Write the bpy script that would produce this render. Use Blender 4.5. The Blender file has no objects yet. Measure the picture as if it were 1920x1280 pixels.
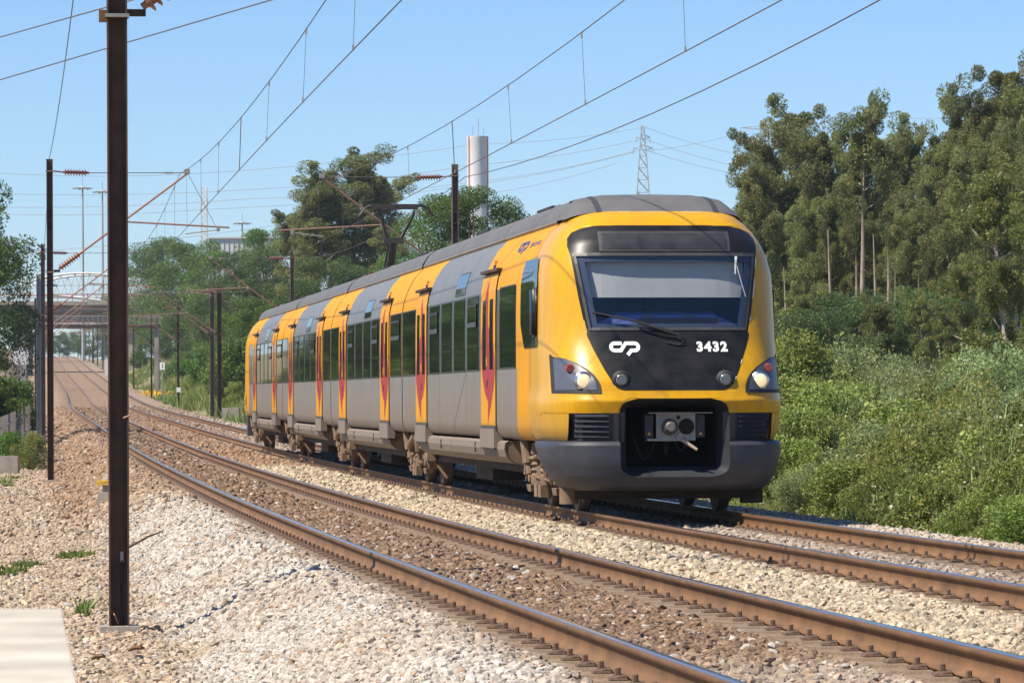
import bpy, bmesh, math, random
import numpy as np
from mathutils import Vector, Matrix, Euler
SC = bpy.context.scene
COL = SC.collection
RNG = np.random.default_rng(7)
random.seed(7)

# ------------------------------------------------------------------ camera
F_PX, CAM_H, Y_HOR, ROLL, SP = 7760.0, 1.287, 755.6, 0.0039, 3.866   # for a 1920 px wide frame
cam = bpy.data.cameras.new('camera'); cam_ob = bpy.data.objects.new('camera', cam); COL.objects.link(cam_ob)
cam_ob.location = (0, 0, CAM_H); cam_ob.rotation_euler = (math.radians(90), ROLL, 0)
cam.sensor_fit = 'HORIZONTAL'; cam.sensor_width = 36; cam.lens = F_PX / 1920 * 36
cam.shift_y = (Y_HOR - 640) / 1920
cam.clip_start = 0.5; cam.clip_end = 6000
cam.dof.use_dof = True; cam.dof.focus_distance = 52; cam.dof.aperture_fstop = 24
SC.camera = cam_ob

# ------------------------------------------------------------------ sky and sun
SUN_EL = math.radians(53); LX, LY = 0.91, 0.41        # the light travels towards +x, +y
w = bpy.data.worlds.new('World'); SC.world = w; w.use_nodes = True
nt = w.node_tree; bg = nt.nodes['Background']
sky = nt.nodes.new('ShaderNodeTexSky'); sky.sky_type = 'NISHITA'; sky.sun_disc = False
sky.sun_elevation = SUN_EL; sky.sun_rotation = math.atan2(-LX, -LY) % (2 * math.pi)
sky.altitude = 0; sky.air_density = 1.0; sky.dust_density = 0.0; sky.ozone_density = 8.0
tint = nt.nodes.new('ShaderNodeMix'); tint.data_type = 'RGBA'; tint.blend_type = 'MULTIPLY'; tint.inputs['Factor'].default_value = 1; tint.inputs['B'].default_value = (0.88, 0.96, 1.10, 1)   # white balance of the photograph
nt.links.new(sky.outputs[0], tint.inputs['A']); nt.links.new(tint.outputs['Result'], bg.inputs[0]); bg.inputs[1].default_value = 0.083
sun = bpy.data.lights.new('sun', 'SUN'); sun.energy = 5.0; sun.angle = math.radians(0.53); sun.color = (1.0, 0.91, 0.77)
sun_ob = bpy.data.objects.new('sun', sun); COL.objects.link(sun_ob)
_d = Vector((LX * math.cos(SUN_EL), LY * math.cos(SUN_EL), -math.sin(SUN_EL)))
sun_ob.rotation_euler = _d.to_track_quat('-Z', 'Y').to_euler(); sun_ob.location = (-30, -20, 40)
SC.view_settings.view_transform = 'Standard'; SC.view_settings.look = 'None'
SC.view_settings.gamma = 1; SC.view_settings.use_curve_mapping = False; SC.view_settings.exposure = 0.72
SC.render.engine = 'CYCLES'
SC.cycles.max_bounces = 6; SC.cycles.diffuse_bounces = 2; SC.cycles.glossy_bounces = 3
SC.cycles.transparent_max_bounces = 8; SC.cycles.transmission_bounces = 4; SC.cycles.volume_bounces = 0
SC.cycles.use_denoising = True; SC.cycles.caustics_reflective = False; SC.cycles.caustics_refractive = False

# ------------------------------------------------------------------ materials
def mat(name, col, rough=0.6, metal=0.0, var=0.0, vs=4.0, var2=None, bump=0.0, bs=40.0, emit=None, es=0.0, spec=0.5, coat=0.0,
        dust=None, coord='Object', vcol=None, island=0.0, streak=0.0):
    m = bpy.data.materials.new(name); m.use_nodes = True
    t = m.node_tree; N, L = t.nodes, t.links; b = N['Principled BSDF']
    b.inputs['Base Color'].default_value = (*col, 1); b.inputs['Roughness'].default_value = rough
    b.inputs['Metallic'].default_value = metal; b.inputs['Specular IOR Level'].default_value = spec
    b.inputs['Coat Weight'].default_value = coat; b.inputs['Coat Roughness'].default_value = 0.08
    src = None
    tc = N.new('ShaderNodeTexCoord')
    if vcol:
        a = N.new('ShaderNodeAttribute'); a.attribute_name = vcol; src = a.outputs['Color']
    if var > 0:
        nz = N.new('ShaderNodeTexNoise'); nz.inputs['Scale'].default_value = vs; nz.inputs['Detail'].default_value = 6
        nz.inputs['Roughness'].default_value = 0.62
        L.new(tc.outputs[coord], nz.inputs['Vector'])
        mr = N.new('ShaderNodeMapRange'); mr.inputs[1].default_value = 0.3; mr.inputs[2].default_value = 0.7
        mx = N.new('ShaderNodeMix'); mx.data_type = 'RGBA'
        L.new(nz.outputs['Fac'], mr.inputs[0])
        c2 = var2 if var2 else tuple(max(0, c * (1 - var)) for c in col)
        c1 = col if var2 else tuple(min(1, c * (1 + var)) for c in col)
        if src is None:
            mx.inputs['A'].default_value = (*c1, 1); mx.inputs['B'].default_value = (*c2, 1)
            L.new(mr.outputs[0], mx.inputs['Factor']); src = mx.outputs['Result']
        else:
            mx.blend_type = 'MULTIPLY'; mx.inputs['Factor'].default_value = 1
            mv = N.new('ShaderNodeMapRange'); mv.inputs[3].default_value = 1 - var; mv.inputs[4].default_value = 1 + var
            L.new(mr.outputs[0], mv.inputs[0]); L.new(src, mx.inputs['A']); L.new(mv.outputs[0], mx.inputs['B']); src = mx.outputs['Result']
    if island > 0:
        g = N.new('ShaderNodeNewGeometry'); hs = N.new('ShaderNodeHueSaturation')
        m1 = N.new('ShaderNodeMapRange'); m1.inputs[3].default_value = 1 - island; m1.inputs[4].default_value = 1 + island
        L.new(g.outputs['Random Per Island'], m1.inputs[0]); L.new(m1.outputs[0], hs.inputs['Value'])
        if src is None: hs.inputs['Color'].default_value = (*col, 1)
        else: L.new(src, hs.inputs['Color'])
        src = hs.outputs['Color']
    if streak > 0:   # rain streaks running down the sides
        mp = N.new('ShaderNodeMapping'); mp.inputs['Scale'].default_value = (5, 7, 0.35); L.new(tc.outputs['Object'], mp.inputs[0])
        n3 = N.new('ShaderNodeTexNoise'); n3.inputs['Scale'].default_value = 2.2; n3.inputs['Detail'].default_value = 6; L.new(mp.outputs[0], n3.inputs['Vector'])
        m3 = N.new('ShaderNodeMapRange'); m3.inputs[1].default_value = .40; m3.inputs[2].default_value = .72; m3.inputs[3].default_value = 1.0; m3.inputs[4].default_value = 1 - streak; L.new(n3.outputs['Fac'], m3.inputs[0])
        mx = N.new('ShaderNodeMix'); mx.data_type = 'RGBA'; mx.blend_type = 'MULTIPLY'; mx.inputs['Factor'].default_value = 1
        if src is None: mx.inputs['A'].default_value = (*col, 1)
        else: L.new(src, mx.inputs['A'])
        L.new(m3.outputs[0], mx.inputs['B']); src = mx.outputs['Result']
    if dust:   # (colour, z low, z high, strength): dirt thrown up from the track
        sx = N.new('ShaderNodeSeparateXYZ'); L.new(tc.outputs['Object'], sx.inputs[0])
        mp = N.new('ShaderNodeMapping'); mp.inputs['Scale'].default_value = (3, 5, 0.6); L.new(tc.outputs['Object'], mp.inputs[0])
        n2 = N.new('ShaderNodeTexNoise'); n2.inputs['Scale'].default_value = 1.6; n2.inputs['Detail'].default_value = 5
        L.new(mp.outputs[0], n2.inputs['Vector'])
        mr = N.new('ShaderNodeMapRange'); mr.inputs[1].default_value = dust[2]; mr.inputs[2].default_value = dust[1]
        L.new(sx.outputs['Z'], mr.inputs[0])
        ad = N.new('ShaderNodeMath'); ad.operation = 'MULTIPLY_ADD'; ad.inputs[1].default_value = 0.9; ad.inputs[2].default_value = -0.35
        L.new(n2.outputs['Fac'], ad.inputs[0])
        a2 = N.new('ShaderNodeMath'); a2.operation = 'ADD'; a2.use_clamp = True; L.new(mr.outputs[0], a2.inputs[0]); L.new(ad.outputs[0], a2.inputs[1])
        a3 = N.new('ShaderNodeMath'); a3.operation = 'MULTIPLY'; a3.inputs[1].default_value = dust[3]; L.new(a2.outputs[0], a3.inputs[0])
        mx = N.new('ShaderNodeMix'); mx.data_type = 'RGBA'; L.new(a3.outputs[0], mx.inputs['Factor'])
        if src is None: mx.inputs['A'].default_value = (*col, 1)
        else: L.new(src, mx.inputs['A'])
        mx.inputs['B'].default_value = (*dust[0], 1); src = mx.outputs['Result']
        rr = N.new('ShaderNodeMapRange'); rr.inputs[3].default_value = rough; rr.inputs[4].default_value = 0.8
        L.new(a3.outputs[0], rr.inputs[0]); L.new(rr.outputs[0], b.inputs['Roughness'])
    if src is not None: L.new(src, b.inputs['Base Color'])
    if bump > 0:
        nb = N.new('ShaderNodeTexNoise'); nb.inputs['Scale'].default_value = bs; nb.inputs['Detail'].default_value = 4
        L.new(tc.outputs[coord], nb.inputs['Vector'])
        bp = N.new('ShaderNodeBump'); bp.inputs['Strength'].default_value = bump; bp.inputs['Distance'].default_value = 0.02
        L.new(nb.outputs['Fac'], bp.inputs['Height']); L.new(bp.outputs[0], b.inputs['Normal'])
    if emit:
        b.inputs['Emission Color'].default_value = (*emit, 1); b.inputs['Emission Strength'].default_value = es
    return m

def leaf_mat(name, c1, c2, rough=0.5, trans=0.3, yellow=None):
    m = bpy.data.materials.new(name); m.use_nodes = True
    t = m.node_tree; N, L = t.nodes, t.links; b = N['Principled BSDF']
    b.inputs['Roughness'].default_value = rough; b.inputs['Specular IOR Level'].default_value = 0.35
    g = N.new('ShaderNodeNewGeometry'); at = N.new('ShaderNodeAttribute'); at.attribute_name = 'tint'
    oi = N.new('ShaderNodeObjectInfo')
    mx = N.new('ShaderNodeMix'); mx.data_type = 'RGBA'; mx.inputs['A'].default_value = (*c1, 1); mx.inputs['B'].default_value = (*c2, 1)
    L.new(at.outputs['Fac'], mx.inputs['Factor'])
    hs = N.new('ShaderNodeHueSaturation'); L.new(mx.outputs['Result'], hs.inputs['Color'])
    mv = N.new('ShaderNodeMapRange'); mv.inputs[3].default_value = 0.7; mv.inputs[4].default_value = 1.35
    ob = N.new('ShaderNodeMapRange'); ob.inputs[3].default_value = 0.78; ob.inputs[4].default_value = 1.22; L.new(oi.outputs['Random'], ob.inputs[0])
    vm = N.new('ShaderNodeMath'); vm.operation = 'MULTIPLY'; L.new(ob.outputs[0], vm.inputs[1])
    L.new(g.outputs['Random Per Island'], mv.inputs[0]); L.new(mv.outputs[0], vm.inputs[0]); L.new(vm.outputs[0], hs.inputs['Value'])
    mh = N.new('ShaderNodeMapRange'); mh.inputs[3].default_value = 0.485; mh.inputs[4].default_value = 0.515
    L.new(oi.outputs['Random'], mh.inputs[0]); L.new(mh.outputs[0], hs.inputs['Hue'])
    L.new(hs.outputs['Color'], b.inputs['Base Color'])
    tr = N.new('ShaderNodeBsdfTranslucent'); L.new(hs.outputs['Color'], tr.inputs['Color'])
    ms = N.new('ShaderNodeMixShader'); ms.inputs[0].default_value = trans
    L.new(b.outputs[0], ms.inputs[1]); L.new(tr.outputs[0], ms.inputs[2])
    L.new(ms.outputs[0], N['Material Output'].inputs['Surface'])
    return m

def glass_mat(name, tint, mixf=0.75, rough=0.02):
    """thin glazing: looks through, tinted, and mirrors by Fresnel"""
    m = bpy.data.materials.new(name); m.use_nodes = True
    t = m.node_tree; N, L = t.nodes, t.links; N.remove(N['Principled BSDF'])
    tr = N.new('ShaderNodeBsdfTransparent'); tr.inputs[0].default_value = (*tint, 1)
    gl = N.new('ShaderNodeBsdfGlossy'); gl.inputs['Roughness'].default_value = rough; gl.inputs[0].default_value = (1, 1, 1, 1)
    lw = N.new('ShaderNodeLayerWeight'); pw = N.new('ShaderNodeMath'); pw.operation = 'POWER'; pw.inputs[1].default_value = 5; L.new(lw.outputs['Facing'], pw.inputs[0])
    fr = N.new('ShaderNodeMath'); fr.operation = 'MULTIPLY_ADD'; fr.inputs[1].default_value = 0.94; fr.inputs[2].default_value = 0.06; L.new(pw.outputs[0], fr.inputs[0])
    ms = N.new('ShaderNodeMixShader'); L.new(fr.outputs[0], ms.inputs[0]); L.new(tr.outputs[0], ms.inputs[1]); L.new(gl.outputs[0], ms.inputs[2])
    L.new(ms.outputs[0], N['Material Output'].inputs['Surface'])
    return m

DUST = (0.22, 0.15, 0.095)
M = {}
M['side_yellow'] = mat('side_yellow_paint', (0.60, 0.27, 0.001), 0.5, spec=0.16, var=0.06, vs=1.2, streak=0.2, dust=(DUST, 0.85, 1.25, 0.4))
M['yellow'] = mat('yellow_paint', (0.60, 0.305, 0.001), 0.32, spec=0.35, var=0.06, vs=1.5, streak=0.12, coat=0.15, dust=(DUST, 0.80, 1.25, 0.55))
M['door_yellow'] = mat('door_paint', (0.60, 0.26, 0.002), 0.45, spec=0.2, var=0.04, vs=2, dust=(DUST, 0.85, 1.2, 0.35))
M['red'] = mat('red_paint', (0.30, 0.024, 0.026), 0.45, spec=0.25, var=0.06, vs=2)
M['side_grey'] = mat('side_grey_paint', (0.195, 0.188, 0.175), 0.45, metal=0.15, var=0.08, vs=1.2, streak=0.22, dust=(DUST, 0.78, 1.9, 0.6))
M['upper_grey'] = mat('upper_grey_paint', (0.165, 0.17, 0.175), 0.5, metal=0.1, spec=0.35, var=0.06, vs=1, streak=0.15)
M['roof_grey'] = mat('roof_grey', (0.108, 0.104, 0.10), 0.6, var=0.15, vs=2.5, bump=0.05, bs=30)
M['fascia'] = mat('roof_fascia', (0.25, 0.185, 0.13), 0.7, var=0.2, vs=3)
M['band'] = mat('window_band', (0.055, 0.06, 0.06), 0.25, spec=0.5)
M['pane'] = mat('window_glass', (0.012, 0.016, 0.014), 0.03, spec=0.6, var=0.3, vs=2)
M['mask'] = mat('black_mask', (0.0125, 0.012, 0.0125), 0.38, spec=0.28, coat=0.06, var=0.6, vs=5, bump=0.0)
M['bumper'] = mat('bumper_plastic', (0.032, 0.0345, 0.045), 0.5, var=0.2, vs=2.0, bump=0.06, bs=60, dust=(DUST, 0.1, 0.55, 0.12))
M['louvre'] = mat('louvre_plastic', (0.030, 0.032, 0.039), 0.85, spec=0.15, var=0.2, vs=6)
M['pocket'] = mat('pocket_plastic', (0.022, 0.024, 0.030), 0.6, var=0.2, vs=3)
M['black'] = mat('black_void', (0.006, 0.006, 0.006), 0.9)
M['rubber_and_gap'] = mat('rubber_and_gap_shade', (0.02, 0.02, 0.02), 0.7)
M['frame_grey'] = mat('frame_grey', (0.045, 0.044, 0.043), 0.5, var=0.2, vs=8)
M['white'] = mat('white_letters', (0.80, 0.80, 0.78), 0.5)
M['logo_blue'] = mat('logo_blue', (0.04, 0.05, 0.16), 0.4)
M['blind'] = mat('cab_blind', (0.42, 0.415, 0.385), 0.8, var=0.08, vs=3)
M['dash'] = mat('cab_dashboard', (0.10, 0.135, 0.36), 0.7)
M['cab_dark'] = mat('cab_interior', (0.04, 0.055, 0.09), 0.9)
M['screen'] = glass_mat('windscreen_glass', (0.86, 0.89, 0.92))
M['lampglass'] = glass_mat('lamp_glass', (0.8, 0.8, 0.8))
M['lamp_back'] = mat('lamp_back', (0.075, 0.082, 0.105), 0.4, var=0.15, vs=8)
M['chrome'] = mat('lamp_reflector', (0.6, 0.6, 0.6), 0.25, metal=1.0)
M['lit'] = mat('lit_lamp', (0.75, 0.62, 0.42), 0.4, emit=(1.0, 0.66, 0.32), es=0.38)
M['redlamp'] = mat('red_lamp', (0.30, 0.055, 0.03), 0.3)
M['lens'] = mat('fog_lens', (0.13, 0.135, 0.14), 0.2, var=0.2, vs=20)
M['steel'] = mat('cast_steel', (0.25, 0.23, 0.21), 0.45, metal=0.7, var=0.25, vs=14)
M['brass'] = mat('dull_handle', (0.42, 0.33, 0.24), 0.5, metal=0.3, var=0.15, vs=10)
M['amber'] = mat('amber_sticker', (0.75, 0.35, 0.03), 0.5)
M['dusty'] = mat('dusty_steel', (0.18, 0.115, 0.07), 0.85, var=0.35, vs=5, bump=0.15, bs=30)
M['dusty_dark'] = mat('sooty_steel', (0.05, 0.035, 0.026), 0.9, var=0.4, vs=4)
M['wheel'] = mat('wheel_steel', (0.10, 0.075, 0.06), 0.6, metal=0.4, var=0.3, vs=6)
M['tread'] = mat('wheel_tread', (0.55, 0.53, 0.50), 0.25, metal=1.0)
M['panto'] = mat('pantograph_paint', (0.045, 0.04, 0.036), 0.6, var=0.3, vs=8)
M['rust'] = mat('rail_rust', (0.25, 0.115, 0.045), 0.75, var=0.22, vs=3.0, bump=0.06, bs=50, coord='Generated')
M['rust'] = mat('rail_rust', (0.150, 0.074, 0.026), 0.7, var=0.34, vs=2.5, bump=0.05, bs=60)
M['railtop'] = mat('rail_running_top', (0.62, 0.60, 0.60), 0.16, metal=1.0, var=0.12, vs=3)
M['railshoulder'] = mat('rail_shoulder', (0.20, 0.105, 0.05), 0.4, metal=0.5, var=0.2, vs=3)
M['sleeper'] = mat('sleeper_concrete', (0.20, 0.14, 0.092), 0.95, var=0.3, vs=9, bump=0.4, bs=45)
M['clip'] = mat('clip_iron', (0.115, 0.070, 0.044), 0.8, var=0.35, vs=20, bump=0.2, bs=90)
M['mast'] = mat('mast_rust', (0.090, 0.046, 0.030), 0.75, var=0.4, vs=3.2, streak=0.35, bump=0.05, bs=40)
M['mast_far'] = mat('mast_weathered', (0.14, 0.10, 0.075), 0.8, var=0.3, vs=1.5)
M['mast_grey'] = mat('mast_galvanised', (0.34, 0.36, 0.38), 0.55, metal=0.3, var=0.15, vs=2)
M['insul'] = mat('brown_insulator', (0.20, 0.055, 0.03), 0.3, var=0.15, vs=8, coat=0.4)
M['insul_big'] = mat('brown_insulator_dusty', (0.32, 0.14, 0.07), 0.4, var=0.3, vs=20)
M['tube'] = mat('cantilever_tube', (0.30, 0.17, 0.12), 0.6, metal=0.3, var=0.2, vs=6)
M['galv'] = mat('galvanised_fitting', (0.36, 0.34, 0.30), 0.5, metal=0.5, var=0.2, vs=14)
M['wire'] = mat('copper_wire', (0.12, 0.10, 0.085), 0.6, metal=0.3)
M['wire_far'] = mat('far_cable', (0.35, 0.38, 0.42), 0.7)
M['number'] = mat('painted_number', (0.012, 0.012, 0.012), 0.8)
M['concrete'] = mat('concrete', (0.32, 0.28, 0.23), 0.9, var=0.22, vs=3, bump=0.25, bs=25)
M['concrete_pale'] = mat('pale_concrete', (0.42, 0.385, 0.315), 0.9, var=0.3, vs=4, bump=0.15, bs=20)
M['concrete_dark'] = mat('stained_concrete', (0.26, 0.23, 0.21), 0.9, var=0.35, vs=0.6, bump=0.1, bs=6)
M['boxyellow'] = mat('yellow_cover', (0.70, 0.40, 0.03), 0.6, var=0.2, vs=9)
M['white_steel'] = mat('white_steel', (0.60, 0.60, 0.58), 0.5, var=0.05, vs=1)
M['white_wall'] = mat('white_cladding', (0.58, 0.59, 0.60), 0.6, var=0.05, vs=0.4)
M['orange_stripe'] = mat('orange_stripe', (0.55, 0.20, 0.08), 0.7)
M['red_stripe'] = mat('red_railing', (0.40, 0.16, 0.12), 0.7)
M['lattice'] = mat('lattice_steel', (0.36, 0.37, 0.38), 0.6, metal=0.3)
M['fence'] = mat('weathered_fence', (0.30, 0.26, 0.22), 0.85, var=0.25, vs=3)
M['redlight'] = mat('red_signal_light', (0.8, 0.02, 0.03), 0.4, emit=(1.0, 0.03, 0.06), es=3.0)
M['blackplate'] = mat('black_plate', (0.02, 0.02, 0.02), 0.6)
M['yellow_fl'] = mat('yellow_flower', (0.72, 0.42, 0.02), 0.7)
M['white_fl'] = mat('pale_flower', (0.42, 0.42, 0.26), 0.8)
M['green_panel'] = mat('green_panel', (0.03, 0.16, 0.13), 0.6)
M['ground'] = mat('dry_ground', (0.24, 0.175, 0.10), 0.95, var=0.5, vs=0.35, var2=(0.13, 0.145, 0.05), bump=0.3, bs=3)
M['ballast'] = mat('ballast_base', (0.4, 0.3, 0.2), 0.95, vcol='col', var=0.5, vs=3.2, bump=1.0, bs=24)
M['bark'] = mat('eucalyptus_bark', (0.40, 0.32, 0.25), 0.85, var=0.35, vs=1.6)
M['bark_wood'] = mat('bare_trunk_bark', (0.27, 0.21, 0.165), 0.85, var=0.4, vs=1.6)  # darker bark for the bare trunks
M['bark_dark'] = mat('dark_bark', (0.13, 0.095, 0.065), 0.9, var=0.4, vs=3)
M['euc'] = leaf_mat('eucalyptus_leaves', (0.135, 0.162, 0.052), (0.30, 0.31, 0.105), 0.5, 0.5)
M['euc_y'] = leaf_mat('young_eucalyptus_leaves', (0.14, 0.18, 0.045), (0.23, 0.24, 0.07), 0.45, 0.35)
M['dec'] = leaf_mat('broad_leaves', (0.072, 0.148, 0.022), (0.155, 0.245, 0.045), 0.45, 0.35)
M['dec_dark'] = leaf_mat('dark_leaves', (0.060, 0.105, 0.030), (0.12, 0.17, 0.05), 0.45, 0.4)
M['shrub'] = leaf_mat('shrub_leaves', (0.155, 0.22, 0.045), (0.30, 0.35, 0.09), 0.5, 0.4)
M['sallow'] = leaf_mat('sallow_leaves', (0.20, 0.265, 0.105), (0.335, 0.39, 0.17), 0.5, 0.4)
M['bramble'] = leaf_mat('bramble_leaves', (0.070, 0.120, 0.020), (0.33, 0.35, 0.085), 0.5, 0.45)
M['drygrass'] = leaf_mat('dry_grass', (0.24, 0.20, 0.085), (0.36, 0.29, 0.13), 0.8, 0.2)
M['grass'] = leaf_mat('green_grass', (0.09, 0.15, 0.025), (0.19, 0.23, 0.05), 0.6, 0.3)

# ------------------------------------------------------------------ mesh builder
class MB:
    def __init__(s): s.v = []; s.f = []; s.m = []; s.mats = []
    def mi(s, m):
        if m not in s.mats: s.mats.append(m)
        return s.mats.index(m)
    def add(s, vs, fs, m):
        o = len(s.v); s.v += [tuple(map(float, q)) for q in vs]; k = s.mi(m)
        for f in fs: s.f.append(tuple(i + o for i in f)); s.m.append(k)
    def box(s, c, d, m, rot=None, taper=1.0):
        x, y, z = (q / 2 for q in d); vs = []
        for sz in (-1, 1):
            t = taper if sz > 0 else 1.0
            for sx, sy in ((-1, -1), (1, -1), (1, 1), (-1, 1)): vs.append(Vector((sx * x * t, sy * y * t, sz * z)))
        if rot is not None: vs = [rot @ q for q in vs]
        vs = [q + Vector(c) for q in vs]
        s.add(vs, [(3, 2, 1, 0), (4, 5, 6, 7), (0, 1, 5, 4), (1, 2, 6, 5), (2, 3, 7, 6), (3, 0, 4, 7)], m)
    def tube(s, p0, p1, r0, m, r1=None, n=8, caps=True):
        p0, p1 = Vector(p0), Vector(p1); r1 = r0 if r1 is None else r1; d = (p1 - p0)
        if d.length < 1e-6: return
        q = d.to_track_quat('Z', 'Y'); vs = []
        for p, r in ((p0, r0), (p1, r1)):
            for k in range(n):
                a = 2 * math.pi * k / n; vs.append(p + q @ Vector((math.cos(a) * r, math.sin(a) * r, 0)))
        fs = [(k, (k + 1) % n, n + (k + 1) % n, n + k) for k in range(n)]
        if caps: fs += [tuple(range(n - 1, -1, -1)), tuple(range(n, 2 * n))]
        s.add(vs, fs, m)
    def path(s, pts, r, m, n=6, caps=True):
        pts = [Vector(p) for p in pts]; vs = []; rr = r if isinstance(r, (list, tuple)) else [r] * len(pts)
        for i, p in enumerate(pts):
            d = pts[min(i + 1, len(pts) - 1)] - pts[max(i - 1, 0)]; q = d.to_track_quat('Z', 'Y')
            for k in range(n):
                a = 2 * math.pi * k / n; vs.append(p + q @ Vector((math.cos(a) * rr[i], math.sin(a) * rr[i], 0)))
        fs = [(i * n + k, i * n + (k + 1) % n, (i + 1) * n + (k + 1) % n, (i + 1) * n + k) for i in range(len(pts) - 1) for k in range(n)]
        if caps: fs += [tuple(range(n - 1, -1, -1)), tuple(range((len(pts) - 1) * n, len(pts) * n))]
        s.add(vs, fs, m)
    def lathe(s, p0, p1, prof, m, n=12):
        p0, p1 = Vector(p0), Vector(p1); d = p1 - p0; q = d.to_track_quat('Z', 'Y'); vs = []
        for t, r in prof:
            for k in range(n):
                a = 2 * math.pi * k / n; vs.append(p0 + d * t + q @ Vector((math.cos(a) * r, math.sin(a) * r, 0)))
        fs = [(i * n + k, i * n + (k + 1) % n, (i + 1) * n + (k + 1) % n, (i + 1) * n + k) for i in range(len(prof) - 1) for k in range(n)]
        fs += [tuple(range(n - 1, -1, -1)), tuple(range((len(prof) - 1) * n, len(prof) * n))]
        s.add(vs, fs, m)
    def grid(s, rows, m, flip=False):
        R, C = len(rows), len(rows[0]); vs = [p for r in rows for p in r]; fs = []
        for i in range(R - 1):
            for j in range(C - 1):
                q = (i * C + j, i * C + j + 1, (i + 1) * C + j + 1, (i + 1) * C + j); fs.append(q[::-1] if flip else q)
        s.add(vs, fs, m)
    def build(s, name, parent=None, smooth=False, auto=None):
        me = bpy.data.meshes.new(name); me.from_pydata(s.v, [], s.f)
        for k in s.mats: me.materials.append(M[k] if isinstance(k, str) else k)
        me.polygons.foreach_set('material_index', s.m)
        if smooth: me.polygons.foreach_set('use_smooth', [True] * len(s.f))
        if auto is not None:
            bm = bmesh.new(); bm.from_mesh(me); bmesh.ops.remove_doubles(bm, verts=bm.verts, dist=1e-5); bm.to_mesh(me); bm.free()
            me.polygons.foreach_set('use_smooth', [True] * len(me.polygons)); me.set_sharp_from_angle(angle=math.radians(auto))
        me.update()
        return link(name, me, parent)
def link(name, me, parent=None):
    o = bpy.data.objects.new(name, me); COL.objects.link(o)
    if parent is not None: o.parent = parent
    return o
def empty(name, loc=(0, 0, 0), rz=0, parent=None):
    o = bpy.data.objects.new(name, None); COL.objects.link(o); o.location = loc; o.rotation_euler = (0, 0, rz); o.empty_display_size = 0.2
    if parent is not None: o.parent = parent
    return o
def tag(o, label=None, cat=None, group=None, kind=None):
    if label: o['label'] = label
    if cat: o['category'] = cat
    if group: o['group'] = group
    if kind: o['kind'] = kind
    return o
def np_mesh(name, V, Q, mats, tint=None, cols=None, smooth=False):
    me = bpy.data.meshes.new(name); V = np.asarray(V, np.float32); Q = np.asarray(Q, np.int32); n, k = Q.shape
    me.vertices.add(len(V)); me.vertices.foreach_set('co', V.ravel())
    me.loops.add(n * k); me.loops.foreach_set('vertex_index', Q.ravel())
    me.polygons.add(n); me.polygons.foreach_set('loop_start', np.arange(0, n * k, k, dtype=np.int32))
    if smooth: me.polygons.foreach_set('use_smooth', np.ones(n, bool))
    for q in mats: me.materials.append(M[q])
    if tint is not None:
        a = me.attributes.new('tint', 'FLOAT', 'POINT'); a.data.foreach_set('value', np.asarray(tint, np.float32))
    if cols is not None:
        a = me.attributes.new('col', 'FLOAT_COLOR', 'POINT'); a.data.foreach_set('color', np.asarray(cols, np.float32).ravel())
    me.update(calc_edges=True); me.validate()
    return me

# ------------------------------------------------------------------ the line: plan, gradient, pixel helper (metres)
KY = np.array([2, 10, 20, 30, 40, 50, 60, 80, 100, 130, 160, 200, 269, 408, 585, 792, 1100, 1500.])
KX = np.array([5.96, 4.97, 3.7, 2.45, 1.21, -.01, -1.22, -3.6, -5.95, -9.42, -12.87, -17.48, -25.7, -41.2, -62.0, -85.6, -120.5, -165.])
KZ = np.array([0.08, .05, .017, -.014, -.035, -.047, -.049, -.029, .018, .129, .275, .508, 1.05, 2.65, 6.1, 9.9, 14.3, 18.])
def herm(kx, ky, x):
    m = np.gradient(ky, kx); j = np.clip(np.searchsorted(kx, x) - 1, 0, len(kx) - 2); h = kx[j + 1] - kx[j]; t = (x - kx[j]) / h
    return (2 * t**3 - 3 * t**2 + 1) * ky[j] + (t**3 - 2 * t**2 + t) * h * m[j] + (-2 * t**3 + 3 * t**2) * ky[j + 1] + (t**3 - t**2) * h * m[j + 1]
YS = np.arange(2, 1500, .05); XS = herm(KY, KX, YS); ZS = herm(KY, KZ, YS)
TX = np.gradient(XS, YS); NN = np.sqrt(1 + TX**2); SS = np.concatenate([[0], np.cumsum(np.hypot(np.diff(XS), np.diff(YS)))])
SS = SS - np.interp(3.0, YS, SS)
def line_pt(sv, off=0.0, z=0.0):
    x, y, zz, t = (np.interp(sv, SS, q) for q in (XS, YS, ZS, TX)); n = np.sqrt(1 + t * t)
    return np.stack([x + off / n, y - off * t / n, zz + z], -1)
def zc(Y): return np.interp(Y, YS, ZS)
def xc(Y): return np.interp(Y, YS, XS)
def y2s(Y): return float(np.interp(Y, YS, SS))
def heading(sv): return math.atan2(-float(np.interp(sv, SS, TX)), 1.0)
def at(px, py, Y):
    a, b = px - 960, py - 640; a, b = a - ROLL * b, b + ROLL * a + 640 - Y_HOR
    return Vector((a / F_PX * Y, Y, CAM_H - b / F_PX * Y))
def vnoise(x, y, sc=1.0, seed=0):
    """cheap smooth value noise"""
    x = np.asarray(x, float) / sc + seed * 17.3; y = np.asarray(y, float) / sc + seed * 9.1
    xi, yi = np.floor(x), np.floor(y); u, v = x - xi, y - yi; u = u * u * (3 - 2 * u); v = v * v * (3 - 2 * v)
    h = lambda a, b: np.modf(np.abs(np.sin(a * 127.1 + b * 311.7) * 43758.5453))[0]
    return (h(xi, yi) * (1 - u) + h(xi + 1, yi) * u) * (1 - v) + (h(xi, yi + 1) * (1 - u) + h(xi + 1, yi + 1) * u) * v

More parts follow.
